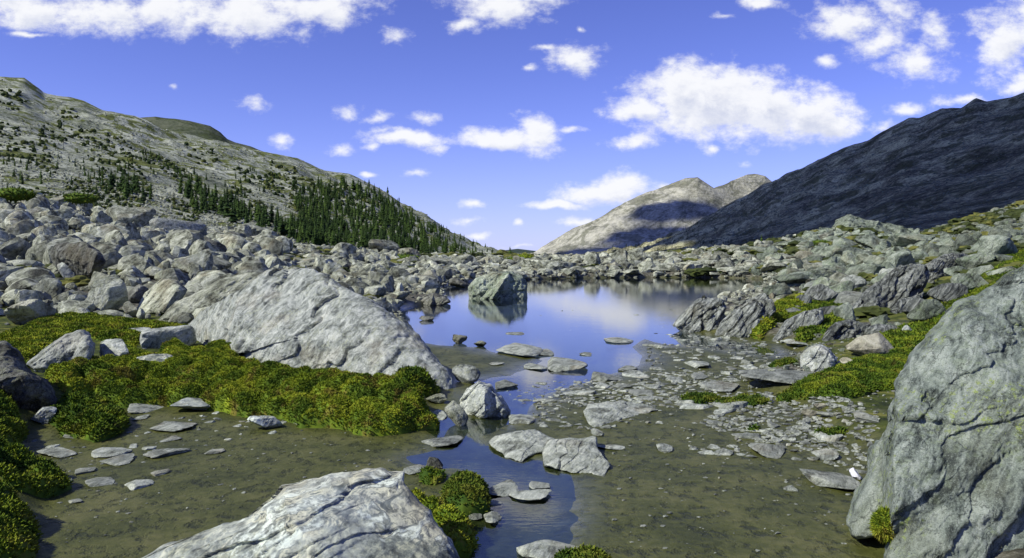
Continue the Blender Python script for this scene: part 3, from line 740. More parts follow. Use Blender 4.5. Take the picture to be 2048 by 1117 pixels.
silhouette_rock('boulder', [(-120, 740), (-80, 700), (-30, 686), (8, 688), (40, 712), (62, 742), (90, 765), (112, 800), (105, 830), (-100, 850)], (0, 765), [(-120, 818), (120, 818)], .35, .45, M['brown'],
    'dark grey brown boulder at the left edge above the moss clumps', 41, power=2.6, facets=.3, rough=.12, rnd=.5, nth=160, nr=50, zoff=.1)
silhouette_rock('boulder', [(52, 728), (90, 695), (130, 670), (160, 661), (178, 672), (186, 695), (180, 730), (150, 752), (80, 750)], (130, 712), [(50, 744), (190, 742)], .8, .35, M['pale'],
    'angular grey boulder split by a dark crack beside the moss at the left', 42, power=3, facets=.35, rough=.10, rnd=.3, nth=150, nr=50, zoff=.25)
silhouette_rock('boulder', [(936, 590), (938, 572), (952, 556), (985, 545), (1020, 545), (1045, 555), (1056, 572), (1054, 602), (1000, 612), (940, 608)], (997, 580), [(930, 597), (1060, 597)], .35, .9, M['green'],
    'rounded grey green boulder standing alone in the lake', 43, power=2.8, facets=.2, rough=.22, nfreq=1.0, rnd=.95, nth=160, nr=50)
# knoll of big greenish slabs at the right
silhouette_rock('outcrop', [(1655, 475), (1672, 440), (1700, 430), (1745, 440), (1800, 455), (1840, 475), (1850, 505), (1800, 520), (1700, 520), (1660, 505)], (1750, 485), [(1640, 538), (1860, 538)], 1.5, 3.0, M['green'],
    'greenish rocky knob on top of the low ridge in front of the dark mountain', 51, cat='rock', power=2.6, facets=.3, rough=.9, nfreq=.3, rnd=.35, nth=160, nr=50)

def zl(px, py): return max(0.0, hit(px, py)[2])
silhouette_rock('boulder', [(98, 505), (108, 492), (130, 486), (165, 488), (200, 505), (212, 522), (200, 545), (165, 556), (125, 548), (108, 525)], (155, 520), [(95, 552), (215, 556)], -.35, .7, M['brown'],
    'big dark grey brown fronted boulder with a pale lichen cap in the left talus', 61, power=3.2, facets=.3, rough=.16, nfreq=.9, rnd=.55, nth=150, nr=50, zoff=zl(155, 552))  # shade on its front is put into the dark rock colour
silhouette_rock('boulder', [(272, 618), (290, 585), (322, 558), (352, 562), (376, 578), (362, 600), (336, 630), (290, 630)], (325, 595), [(270, 628), (380, 632)], .8, .5, M['talus'],
    'large tilted angular boulder left of the long bluish slab', 62, power=3.2, facets=.4, rough=.12, nfreq=1.2, rnd=.75, nth=150, nr=50, zoff=zl(325, 632))
silhouette_rock('boulder', [(916, 824), (920, 798), (934, 776), (956, 764), (980, 770), (1002, 794), (1020, 824), (1012, 838), (925, 838)], (966, 805), [(910, 828), (1022, 828)], .5, .32, M['pale'],
    'white speckled boulder standing in the channel below the huge boulder', 63, power=3, facets=.3, rough=.07, nfreq=2.4, rnd=.75, nth=160, nr=50)
silhouette_rock('boulder', [(1600, 738), (1602, 712), (1618, 695), (1640, 688), (1660, 698), (1674, 718), (1670, 745), (1645, 760), (1615, 756)], (1637, 724), [(1590, 757), (1680, 757)], .35, .32, M['pale'],
    'round pale pinkish boulder on the right bank', 64, power=2.6, facets=.2, rough=.06, nfreq=2, rnd=.6, nth=150, nr=50, zoff=.05)
silhouette_rock('boulder', [(978, 884), (990, 872), (1030, 863), (1068, 860), (1085, 868), (1112, 880), (1104, 900), (1070, 908), (1040, 924), (1008, 914), (984, 898)], (1042, 888), [(975, 902), (1010, 918), (1045, 926), (1110, 908)], 8, .10, M['flat'],
    'large pale flat rock in mid channel, left of a matching one', 65, power=4, facets=.25, rough=.04, nfreq=3, rnd=.85, nth=200, nr=60)
silhouette_rock('boulder', [(1084, 905), (1098, 882), (1150, 878), (1192, 872), (1196, 892), (1220, 934), (1208, 956), (1150, 948), (1088, 934)], (1150, 912), [(1080, 934), (1210, 957), (1225, 957)], 8, .12, M['flat'],
    'large flat rock with a pale front edge and dark right tip in mid channel', 66, power=4, facets=.3, rough=.045, nfreq=3, rnd=.75, nth=200, nr=60)
silhouette_rock('boulder', [(1166, 824), (1176, 810), (1240, 803), (1285, 808), (1318, 818), (1290, 830), (1240, 840), (1205, 852), (1186, 856), (1172, 842)], (1228, 826), [(1160, 850), (1190, 857), (1320, 826)], 10, .08, M['flat'],
    'broad wedge shaped slab with a dark right edge among the shore stones', 67, power=4, facets=.25, rough=.04, nfreq=3, rnd=.8, nth=180, nr=50)
silhouette_rock('boulder', [(838, 600), (850, 590), (870, 586), (890, 594), (902, 603), (880, 614), (848, 614)], (870, 601), [(835, 610), (905, 610)], 1.5, .5, M['brown'],
    'dark rimmed flat boulder at the tip of the left shore in the lake', 68, power=3, facets=.3, rough=.12, nfreq=1.5, rnd=.9, nth=120, nr=40)
B = [  # px, foot row, width, height, material, label, extra
 (37, 655, 80, 55, 'talus', 'flat topped grey slab boulder overhanging at the left edge above the moss', dict(flat=1.5, depth=1.3)),
 (36, 602, 90, 44, 'talus', 'grey boulder tilted behind the flat topped slab at the left edge', dict(tilt=.3)),
 (114, 462, 118, 44, 'talus', 'long low slab boulder high in the talus at the far left', dict(flat=1)),
 (120, 430, 90, 42, 'talus', 'pale craggy block at the top of the talus under the small spruces at left', dict()),
 (236, 464, 108, 52, 'talus', 'large pale fractured outcrop boulder in the upper talus below the spruce clump', dict(planes=18)),
 (196, 470, 40, 50, 'talus', 'upright wedge stone with a shaded right side in the upper talus', dict(planes=7)),
 (345, 482, 96, 46, 'pale', 'smooth pale bluish boulder in the middle of the upper talus', dict(sharp=8)),
 (492, 490, 84, 44, 'talus', 'flat layered boulder with a dark crease where the talus meets the spruces', dict(flat=1.5)),
 (376, 552, 84, 54, 'talus', 'pale block with tan lichen in the middle of the talus', dict()),
 (417, 522, 62, 44, 'brown', 'brown sided tilted block left of the layered boulder', dict(tilt=.5, planes=8)),
 (205, 626, 74, 76, 'talus', 'grey pointed boulder below the brown fronted boulder', dict(planes=8)),
 (90, 608, 56, 52, 'talus', 'dark grey blocky boulder behind the left moss', dict(planes=8)),
 (128, 562, 38, 38, 'pale', 'small round bluish pale boulder left of the brown fronted boulder', dict(sharp=8)),
 (68, 572, 44, 34, 'tan', 'yellowish tan blocky stone in the left talus', dict()),
 (262, 608, 52, 38, 'brown', 'block with a black shaded underside in the lower talus', dict(planes=8)),
 (258, 636, 36, 32, 'talus', 'small upright grey stone at the foot of the talus by the moss', dict()),
 (140, 638, 64, 36, 'talus', 'low grey wedge stone at the edge of the upper moss', dict(flat=.5)),
 (209, 640, 66, 18, 'talus', 'thin pale slab lying along the top edge of the moss', dict(flat=2)),
 (323, 700, 108, 46, 'pale', 'rounded low grey boulder lying in the moss left of the huge boulder', dict(sharp=7, rough=.09)),
 (222, 725, 66, 44, 'pale', 'blunt grey boulder between the cracked boulder and the moss', dict()),
 (296, 750, 96, 38, 'swirl', 'dark and white banded stone sunk in the front moss', dict(flat=.5)),
 (275, 675, 50, 18, 'pale', 'flat white grey stone at the back of the moss', dict(flat=2)),
 (766, 513, 60, 34, 'talus', 'biggest rounded pale boulder on the skyline of the far shore rubble', dict(sharp=9)),
 (818, 524, 48, 28, 'talus', 'pale boulder leaning to the right next to the biggest skyline boulder', dict(tilt=.4)),
 (682, 517, 52, 32, 'talus', 'rounded grey skyline boulder in front of the spruces left of the biggest one', dict(sharp=9)),
 (922, 534, 48, 24, 'talus', 'dome shaped boulder on the left shore just below the last spruces', dict(sharp=9)),
 (866, 540, 62, 26, 'talus', 'wide low boulder left of the dome shaped boulder', dict(flat=.8)),
 (1186, 533, 36, 30, 'talus', 'rounded boulder standing up on the far shore below the pale peaks', dict(sharp=9)),
 (1240, 531, 36, 32, 'talus', 'left one of two upright boulders beside the little bush on the far shore', dict()),
 (1272, 530, 34, 34, 'talus', 'right one of two upright boulders beside the little bush on the far shore', dict()),
 (918, 575, 40, 20, 'brown', 'small dark hollowed boulder at the water edge left of the lake boulder', dict()),
 (852, 642, 30, 9, 'brown', 'low brown stone alone in the blue water right of the huge boulder', dict(flat=1)),
 (919, 688, 30, 18, 'talus', 'squarish stone at the edge between blue water and the silt patch', dict()),
 (960, 694, 26, 11, 'talus', 'small low stone right of the squarish stone', dict(flat=1)),
 (1031, 670, 40, 7, 'flat', 'thin pale stone floating alone in the blue water', dict(flat=3)),
 (1040, 715, 100, 36, 'flat', 'broad humped pale stone rising from the silt patch in the lake', dict(flat=.6, tilt=-.2)),
 (1090, 712, 40, 20, 'flat', 'small slab leaning on the right end of the humped pale stone', dict(tilt=-.3)),
 (1138, 742, 84, 36, 'flat', 'big flat stone with a dark shaded right end in the blue water', dict(flat=1.2, depth=1.3)),
 (1072, 741, 48, 18, 'flat', 'flat stone left of the stone with the dark right end', dict(flat=1)),
 (1173, 713, 26, 10, 'flat', 'little oval stone in the blue water right of the humped stone', dict(flat=1)),
 (1244, 687, 60, 15, 'flat', 'long low stone at the right edge of the blue water', dict(flat=2)),
 (1259, 743, 42, 12, 'flat', 'brownish low stone where the right silt meets the blue water', dict(flat=2)),
 (993, 731, 30, 8, 'flat', 'tiny flat stone on the silt patch before the humped stone', dict(flat=2)),
 (932, 768, 58, 35, 'pale', 'pale pointed stone at the right toe of the huge boulder', dict(planes=8)),
 (1013, 780, 48, 28, 'flat', 'wedge shaped stone in the channel above the white boulder', dict(planes=8)),
 (911, 852, 50, 46, 'talus', 'upright rounded grey stone left of the white speckled boulder', dict(sharp=9)),
 (874, 841, 34, 28, 'flat', 'pale stone between the moss tip and the upright rounded stone', dict()),
 (872, 810, 42, 18, 'talus', 'dark low stone behind the moss tip', dict(flat=1)),
 (1596, 690, 2, 2, 'tan', None, dict()),
 (879, 894, 86, 28, 'flat', 'oblong pale stone lying alone in the stream', dict(flat=.6, sharp=8)),
 (828, 952, 48, 26, 'flat', 'pale stone leaning beside the little dark moss tuft', dict(tilt=.3)),
 (868, 938, 34, 22, 'brown', 'dark stone behind the little dark moss tuft', dict()),
 (1002, 992, 72, 36, 'flat', 'pale cracked flat stone right of the round green cushion', dict(flat=1.5)),
 (1062, 1003, 88, 26, 'flat', 'pale flat stone broken into a point in the stream', dict(flat=2)),
 (1080, 980, 44, 20, 'flat', 'pale stone perched on the back of the pointed flat stone', dict(flat=.8)),
 (990, 1012, 30, 14, 'flat', 'small stone under the pale cracked flat stone', dict()),
 (950, 1040, 28, 16, 'flat', 'small pale stone at the right side of the yellow green cushion', dict(flat=1)),
 (984, 1050, 38, 32, 'flat', 'triangular pale stone in the dark water below the green cushion', dict(flat=1)),
 (1108, 1126, 150, 58, 'flat', 'pale oval rock at the bottom edge of the view with a green tuft on it', dict(flat=.8, sharp=8)),
 (1196, 874, 24, 24, 'flat', 'small upright block below the tip of the broad wedge slab', dict()),
 (1224, 901, 58, 14, 'flat', 'thin pointed stone on the silt right of the mid channel rocks', dict(flat=3)),
 (1044, 849, 54, 24, 'flat', 'pointed pale stone at the left end of the shore stones', dict(planes=8)),
 (1760, 717, 108, 46, 'tan', 'long tan grey slab with a dark underside on the right bank', dict(tilt=-.25, planes=8, mesh_rnd=.5)),
 (1818, 676, 34, 25, 'pale', 'small pale block behind the tan grey slab', dict()),
 (1702, 740, 50, 22, 'tan', 'yellowish flat stone between the round boulder and the tan slab', dict(flat=1)),
 (1610, 694, 42, 22, 'flat', 'pale triangular stone at the water edge left of the jagged outcrop', dict(planes=7)),
 (1556, 918, 78, 40, 'flat', 'grey slab tilted up on the right silt shore', dict(tilt=-.3, planes=8)),
 (1666, 923, 54, 28, 'flat', 'flat grey triangular stone right of the tilted slab', dict(flat=1)),
 (1690, 984, 92, 52, 'flat', 'large slanting grey slab against the foot of the lichen rock', dict(tilt=.35, flat=1)),
 (1716, 962, 26, 22, 'quartz', 'bright white quartz stone wedged at the foot of the lichen rock', dict()),
 (1584, 985, 26, 14, 'flat', 'small pale oval stone alone on the right silt', dict(flat=1)),
 (1407, 737, 46, 24, 'flat', 'bluish triangular stone on the silt by the last blue water', dict(flat=.6)),
 (1455, 786, 84, 24, 'flat', 'long bluish flat stone with a green tuft on the silt', dict(flat=2)),
 (1745, 848, 44, 44, 'flat', 'upright pale stone beside the upper edge of the lichen rock', dict()),
 (1622, 835, 32, 16, 'tan', 'cream yellow stone below the right moss', dict()),
 (1642, 822, 24, 12, 'tan', 'second cream yellow stone, the smaller, below the right moss', dict()),
 (1590, 768, 170, 36, 'flat', 'broad smooth grey ledge under the round pale boulder', dict(flat=2, sharp=8, depth=.9)),
 (1334, 905, 32, 22, 'flat', 'bluish triangular stone alone on the open silt', dict(flat=1)),
 # left pool
 (98, 917, 86, 26, 'flat', 'long flat grey stone beside the left moss clump', dict(flat=2, sharp=8)),
 (205, 917, 74, 28, 'flat', 'flat slab with a dark front edge in the left pool', dict(flat=2)),
 (222, 932, 64, 26, 'flat', 'lower slab against the flat slab with the dark front edge', dict(flat=2)),
 (330, 866, 84, 25, 'flat', 'oval light grey flat stone in the upper left pool', dict(flat=2, sharp=8)),
 (334, 886, 36, 16, 'flat', 'small stone below the oval light grey stone', dict()),
 (317, 920, 76, 30, 'flat', 'rough edged flat stone in the middle of the left pool', dict(flat=1)),
 (423, 909, 38, 14, 'flat', 'small slanting pale stone alone in the left pool', dict(flat=2)),
 (186, 976, 66, 24, 'flat', 'oval stone in the lower left pool', dict(flat=1, sharp=8)),
 (262, 980, 58, 26, 'flat', 'two coloured flat stone right of the oval stone', dict(flat=1)),
 (312, 955, 32, 16, 'flat', 'small bluish stone right of the two coloured stone', dict()),
 (158, 952, 40, 20, 'flat', 'small broken stone above the oval stone', dict()),
 (268, 828, 72, 34, 'flat', 'pale bluish slab at the right end of the round moss mound', dict(flat=1, tilt=.2)),
 (376, 827, 78, 22, 'swirl', 'long dark and pale stone at the edge of the moss bank', dict(flat=1.5)),
 (143, 877, 44, 16, 'flat', 'flat stone in front of the round moss mound', dict(flat=2)),
 (523, 862, 66, 26, 'swirl', 'dark ribbed stone below the moss bank in the left pool', dict(tilt=-.3)),
 (146, 1009, 30, 10, 'flat', 'low thin stone farthest down in the left pool', dict(flat=2)),
 (80, 850, 60, 34, 'pale', 'grey stone between the dark brown boulder and the moss mound', dict()),
 (272, 842, 30, 14, 'flat', 'small stone under the pale bluish slab', dict()),
]
B.extend([(1700, 505, 60, 30, 'green', 'pale green slab in the middle of the right ridge', dict(flat=.8)),
 (1752, 500, 70, 34, 'green', 'green slanted slab under the crest of the right knob', dict(tilt=.3)),
 (1690, 522, 90, 34, 'green', 'big light green humped slab at the foot of the right knob', dict(flat=.6, sharp=9)),
 (1778, 545, 70, 34, 'green', 'greenish square boulder just left of the arched dark boulder', dict(planes=9)),
 (1620, 528, 60, 26, 'talus', 'pale boulder left of the light green humped slab', dict()),
 (1600, 500, 70, 20, 'green', 'low green slab on the crest of the right ridge', dict(flat=1)),
 (1648, 545, 60, 20, 'talus', 'flat pale boulder in the lower part of the right ridge', dict(flat=1)),
 (1528, 512, 80, 20, 'green', 'long low grey slab where the right ridge begins', dict(flat=1.5)),
 (1560, 545, 70, 20, 'talus', 'wide pale slab at the right end of the far shore', dict(flat=1.5)),
 (1480, 548, 80, 14, 'talus', 'long pale slab at the water line of the far shore', dict(flat=2)),
 (1400, 540, 90, 18, 'talus', 'broad whitish slab in the middle of the far shore', dict(flat=2)),
 (1330, 545, 70, 18, 'talus', 'broad whitish slab left of the middle of the far shore', dict(flat=2)),
 (1440, 552, 42, 8, 'talus', 'low dark footed slab in the water before the far shore', dict(flat=2)),
 (1100, 545, 110, 26, 'talus', 'wide grey ledge on the far shore right of the lake boulder', dict(flat=1.5)),
 (1975, 505, 60, 30, 'green', 'greenish block on the right hillside above the lichen rock', dict()),
 (1900, 500, 50, 24, 'green', 'green grey block behind the arched dark boulder', dict())])
for i, (px, py, wp, hp, mt, lab, kw) in enumerate(B):
    if lab is None: continue
    stone = mt == 'flat' and wp < 60
    place_rock(px, py, wp, hp, M[mt], lab, 100 + i, name='stone' if stone else 'boulder', cat='stone' if stone else 'boulder', **kw)

rr = np.random.RandomState(61)
SL = [(1525, 612, 48, 20, 'strata', 'dark banded block right behind the middle ribbed outcrop'), (1560, 600, 56, 26, 'green', 'grey green block below the broad bank slab, leftmost'),
 (1605, 618, 44, 22, 'strata', 'small banded block above the slanted shore slab'), (1655, 612, 60, 34, 'strata', 'banded dark block just left of the large blue outcrop'), (1690, 596, 52, 28, 'green', 'grey block at the upper left foot of the large blue outcrop'),
 (1668, 640, 40, 22, 'strata', 'small dark jagged stone above the jagged outcrop'), (1722, 672, 46, 22, 'strata', 'dark slab wedged under the large blue outcrop'), (1775, 676, 60, 20, 'strata', 'low dark slab behind the tan grey slab'),
 (1838, 632, 50, 28, 'strata', 'banded slab at the right end of the narrow grey slab'), (1868, 650, 60, 40, 'green', 'green grey slab leaning beside the top of the lichen rock'), (1905, 612, 64, 36, 'strata', 'dark slab below the arched boulder'),
 (1950, 590, 60, 34, 'green', 'green block between the arched boulder and the lichen rock'), (1812, 540, 60, 30, 'green', 'green slab behind the top of the large blue outcrop'), (1740, 560, 64, 26, 'green', 'wide green grey slab above the large blue outcrop'),
 (1965, 545, 70, 30, 'green', 'flat topped green block right of the arched boulder'), (2015, 520, 80, 40, 'green', 'big dark block on the hillside above the lichen rock top'), (1845, 500, 80, 28, 'green', 'long green slab between the knob and the arched boulder'),
 (1590, 575, 70, 22, 'green', 'low slab at the left end of the broad bank slab'), (1700, 575, 56, 24, 'talus', 'pale slab left of the wide green grey slab'), (1930, 560, 50, 22, 'green', 'small green block tucked under the arched boulder')]
for i, (px, py, wp, hp, mt, lab) in enumerate(SL):
    place_rock(px, py, wp * 1.15, hp * 1.25, M[mt], lab, 700 + i, name='boulder', cat='boulder', depth=.9, tilt=-.75 if mt == 'strata' else -.35, planes=8, sharp=60, rough=.08, mesh_rnd=rr.uniform(.1, .8))

# ------------------------------------------------------------------ loose rubble: the largest as objects, the rest joined
def clear_of(x, y, r, f=.75):
    for (bx_, by_, br_) in BLOCK:
        if abs(bx_ - x) < br_ + r and abs(by_ - y) < br_ + r and math.hypot(bx_ - x, by_ - y) < (br_ + r) * f: return False
    return True
def in_frame(px): return -40 < px < 2090
r = np.random.RandomState(77)
cand = []
# talus and shore rubble over the land
N = 24000
for _ in range(N):
    D = 13 + 127 * r.rand() ** .62
    px = r.uniform(-150, 2200)
    cand.append((px, D))
cand = np.array(cand)
cx = (cand[:, 0] - 1024) / F * cand[:, 1]; cyy = cand[:, 1]
sm = sdist(cx, cyy, WET)
keep = sm > .1
px_ = cand[:, 0]
keep &= ~((px_ > 1450) & (cyy < 17)) & ~((px_ < 900) & (cyy < 19.5 + .002 * np.abs(px_ - 400)))
keep &= ~((px_ > 1780) & (cyy < 24) & (r.rand(len(px_)) < .93)) & ~((px_ > 1560) & (cyy < 40) & (r.rand(len(px_)) < .6))
cx, cyy, px_, sm = cx[keep], cyy[keep], px_[keep], sm[keep]
cz = ground_z(cx, cyy, False)
size = .38 + 1.15 * r.pareto(3.0, len(cx)).clip(0, 2.6)
size = np.minimum(size, np.where(px_ < 560, 2.7, 1.9)) * np.interp(px_, [0, 520, 700], [1.0, .95, .85]) * np.clip(cyy / 60, .72, 1.15)
size = np.where((px_ > 1370) & (px_ < 1575) & (cyy < 66), np.minimum(size, .5), size)
ok2 = sm > size * .45
cx, cyy, px_, sm, cz, size = cx[ok2], cyy[ok2], px_[ok2], sm[ok2], cz[ok2], size[ok2]
order = np.argsort(-size)
placed = []
cell = {}
def free(x, y, rad):
    k0 = (int(x // 3), int(y // 3))
    for a1 in (-1, 0, 1):
        for b1 in (-1, 0, 1):
            for (qx, qy, qr) in cell.get((k0[0] + a1, k0[1] + b1), ()):
                if (qx - x) ** 2 + (qy - y) ** 2 < ((qr + rad) * .62) ** 2: return False
    return True
for i in order:
    rad = size[i] * .5
    if not free(cx[i], cyy[i], rad): continue
    if cyy[i] < 60 and not clear_of(cx[i], cyy[i], rad, .8): continue
    cell.setdefault((int(cx[i] // 3), int(cyy[i] // 3)), []).append((cx[i], cyy[i], rad))
    placed.append((size[i], cx[i], cyy[i], cz[i], px_[i]))
appar = np.array([s / y * (1 if in_frame(p) else .01) for s, x, y, z, p in placed])
rank = np.argsort(-appar)
def where_talus(px, D):
    if px < 250 and D < 60: return 'talus', 'in the dark jumbled talus at the left, above the upper moss'
    if px < 520 and D < 60: return 'talus', 'in the talus between the left moss and the huge pale boulder'
    if px < 520: return 'upper talus', 'high in the left talus below the small spruces'
    if px < 900 and D < 50: return 'shore rubble', 'in the rubble of the left shore behind the huge pale boulder'
    if px < 1010: return 'shore rubble', 'on the rubble flat in front of the dense spruces'
    if px < 1500 and D > 60: return 'far shore', 'on the low far shore under the pale peaks'
    if px < 1870 and D > 45: return 'right ridge', 'on the rocky ridge at the foot of the dark mountain'
    return 'right bank', 'on the grassy right bank around the blue banded outcrops'
MARKS = [(155, 515, 'the brown fronted boulder'), (37, 620, 'the flat topped slab'), (114, 440, 'the long low slab'), (236, 440, 'the big fractured boulder'), (345, 460, 'the smooth bluish boulder'),
 (492, 470, 'the layered boulder'), (376, 525, 'the tan lichened block'), (325, 595, 'the tilted angular boulder'), (205, 590, 'the pointed grey boulder'), (90, 582, 'the dark blocky boulder'), (430, 600, 'the long bluish slab'),
 (600, 540, 'the peak of the huge boulder'), (766, 496, 'the biggest skyline boulder'), (682, 502, 'the rounded skyline boulder'), (922, 520, 'the dome shaped boulder'), (870, 598, 'the dark rimmed shore boulder'),
 (997, 575, 'the lone lake boulder'), (1100, 532, 'the wide grey ledge'), (1186, 518, 'the rounded far shore boulder'), (1255, 515, 'the two upright far boulders'), (1400, 530, 'the whitish far shore slab'),
 (1528, 502, 'the low grey ridge slab'), (1620, 515, 'the pale ridge boulder'), (1690, 505, 'the light green humped slab'), (1750, 470, 'the right knob'), (1778, 528, 'the greenish square boulder'), (1900, 530, 'the arched dark boulder'),
 (1620, 570, 'the broad grey bank slab'), (1775, 590, 'the big blue banded outcrop'), (1400, 635, 'the pointed ribbed outcrop'), (1490, 640, 'the middle ribbed outcrop'), (1598, 655, 'the slanted grey shore slab'),
 (1690, 675, 'the jagged dark outcrop'), (1637, 725, 'the round pinkish boulder'), (1760, 695, 'the long tan slab'), (1975, 490, 'the greenish hillside block'), (720, 600, 'the right shoulder of the huge boulder'), (800, 580, 'the narrow left shore'),
 (1240, 828, 'the broad wedge slab'), (1138, 722, 'the dark ended lake stone'), (1040, 695, 'the humped pale stone'), (1244, 680, 'the long low lake stone'), (1455, 775, 'the long bluish stone'), (1407, 725, 'the bluish triangular stone'),
 (1556, 898, 'the tilted shore slab'), (1622, 828, 'the cream yellow stones'), (1666, 910, 'the triangular grey stone'), (1334, 895, 'the lone bluish stone'), (966, 800, 'the white speckled boulder'), (1013, 765, 'the channel wedge stone'),
 (1590, 755, 'the smooth grey ledge'), (330, 853, 'the oval grey stone'), (205, 905, 'the dark edged flat slab'), (98, 905, 'the long flat grey stone'), (317, 905, 'the rough edged stone'), (523, 850, 'the dark ribbed stone'), (1716, 950, 'the white quartz stone'),
 (1173, 707, 'the little oval lake stone'), (1690, 800, 'the right moss bank'), (1740, 840, 'the lichen rock')]
def relation(px, py):
    b = min(MARKS, key=lambda q: (q[0] - px) ** 2 + ((q[1] - py) * 2.2) ** 2)
    dx, dy = px - b[0], (py - b[1]) * 2.2
    far = math.hypot(dx, dy) > 75
    if abs(dx) > 2.4 * abs(dy): w_ = 'far right of' if dx > 0 and far else ('right of' if dx > 0 else ('far left of' if far else 'left of'))
    elif abs(dy) > 2.4 * abs(dx): w_ = 'below' if dy > 0 else 'above'
    else: w_ = ('below' if dy > 0 else 'above') + (' and right of' if dx > 0 else ' and left of')
    return w_ + ' ' + b[2]
used = {}
def unique(make):
    for k in range(12):
        l = make(k)
        if l not in used: break
    used[l] = 1
    return l
GN = {'talus': 'boulders of the left talus', 'upper talus': 'boulders high in the left talus', 'shore rubble': 'boulders of the left shore rubble', 'far shore': 'boulders along the far shore',
      'right ridge': 'boulders of the right ridge', 'right bank': 'boulders of the right bank'}
jV, jF, jR, off = [], [], [], 0
kV, kF, kR, koff = [], [], [], 0
r = np.random.RandomState(5)
NOBJ = 205
libs = [rock_unit(np.random.RandomState(900 + k), 2, 7 + k % 3, 60, .05, (k % 3) * .5) for k in range(40)]
libs1 = [rock_unit(np.random.RandomState(950 + k), 1, 8, 40, .03, (k % 3) * .5) for k in range(30)]
for n_, i in enumerate(rank):
    s, x, y, z, px = placed[i]
    hgt = r.uniform(.28, .95) * (1.15 if px < 560 else 1) * (.8 if px > 560 and y > 60 else 1); dep = r.uniform(.45, 1.15); az = r.uniform(0, 6.28)
    if n_ < NOBJ:
        u, f = rock_unit(r, 3, int(r.randint(6, 9)), 90, .06, r.uniform(0, .8))
        u = rotz(roty(u * (1, dep, hgt), r.uniform(-.5, .5)), az) * s
        zone, wh = where_talus(px, y)
        tone = ('pale grey', 'mid grey', 'dark grey')[n_ % 3]; rn = (.85, .5, .12)[n_ % 3]
        shp = 'flat' if hgt < .56 else ('blocky' if hgt < .70 else 'tall')
        sz = 'large' if s > 1.9 else ('medium' if s > 1.25 else 'smallish')
        if zone == 'right ridge': mt = M['green'] if r.rand() < .5 else M['talus']
        elif zone == 'right bank': mt = M['green'] if r.rand() < .5 else M['flat']
        else: mt = M['talus']
        u[:, 2] += s * hgt * .22
        link('boulder', mesh_np('boulder', u, f, rn, smooth=False), mt, loc=(x, y, z), label=unique(lambda k: f'{sz} {tone} {shp} boulder {relation(px + (k % 4) * 22 - (33 if k % 4 else 0), HY - (z + s * hgt * .4 - HCAM) / y * F + (k // 4) * 9)}'), cat='boulder', group='loose boulders of the talus and shores')
    else:
        u, f = (libs if s / y > .012 else libs1)[r.randint(30)]
        u = rotz(roty(u * (1, dep, hgt), r.uniform(-.5, .5)), az) * s
        u = u + (x, y, z + s * hgt * (.22 + .25 * (px < 560) * r.rand()))
        if px > 1570 + r.normal() * 60:
            if px > 1860 and r.rand() < .45: continue
            kV.append(u); kF.append(f + koff); kR.append(np.full(len(u), r.rand() * (.9 if px < 1850 else .3))); koff += len(u); continue  # cloud shade on the far right hillside put into a darker rubble tone
        jV.append(u); jF.append(f + off); jR.append(np.full(len(u), r.rand())); off += len(u)
# small stones between them
N2 = 34000
D = 12 + 110 * r.rand(N2) ** .75; pxx = r.uniform(-80, 2130, N2)
X2 = (pxx - 1024) / F * D; s2 = sdist(X2, D, WET)
ok = (s2 > -.05) & ~((pxx < 900) & (D < 19)) & ~((pxx > 1500) & (D < 40) & (r.rand(N2) < .55)) & ~((pxx > 1780) & (r.rand(N2) < .5)) & ~((pxx < 560) & (D < 75) & (r.rand(N2) < .65))
X2, D2_, = X2[ok], D[ok]; Z2 = ground_z(X2, D2_, False)
v0, f0 = ico(1)
for x, y, z in zip(X2, D2_, Z2):
    s = r.uniform(.10, .42) * min(1.5, max(.6, y / 45))
    u, f = libs1[r.randint(30)]
    u = rotz(u * (1, r.uniform(.6, 1), r.uniform(.4, .8)), r.uniform(0, 6.28)) * s + (x, y, z + s * .15)
    if 1024 + x / y * F > 1570: kV.append(u); kF.append(f + koff); kR.append(np.full(len(u), r.rand() * .8)); koff += len(u); continue
    jV.append(u); jF.append(f + off); jR.append(np.full(len(u), r.rand())); off += len(u)
link('rubble', mesh_np('rubble', np.vstack(jV), np.vstack(jF), np.concatenate(jR), smooth=False), M['talus'], label='loose grey rubble filling the gaps of the talus and shores', kind='stuff')
link('rubble', mesh_np('rubble', np.vstack(kV), np.vstack(kF), np.concatenate(kR), smooth=False), M['green'], label='greenish grey rubble of the right ridge and bank', kind='stuff')

# ------------------------------------------------------------------ flat shore stones on the silt
def stone_mesh(r, wm, dm, hm, sub=3):
    v, f = ico(sub)
    k = r.randint(5, 8); a = np.sort(r.uniform(0, 6.28, k)) + r.uniform(0, .4)
    n = [(math.cos(q), math.sin(q), r.uniform(-.1, .5)) for q in a] + [(r.uniform(-.18, .18), r.uniform(-.18, .18), 1), (0, 0, -1)]
    n = np.array(n); n /= np.linalg.norm(n, axis=1)[:, None]
    d = np.concatenate([r.uniform(.55, 1.0, k), [.28, .4]])
    dots = np.maximum(v @ n.T, 0) / d
    rr = np.minimum(((dots ** 22).sum(1) + 1e-9) ** (-1 / 22), 1.8) * (1 + .13 * fbm(v * 2.6 + r.uniform(0, 50, 3), 3))
    p = v * rr[:, None]; lo, hi = p.min(0), p.max(0); p = (p - (lo + hi) / 2) / (hi - lo)
    return p * (wm, dm, hm), f
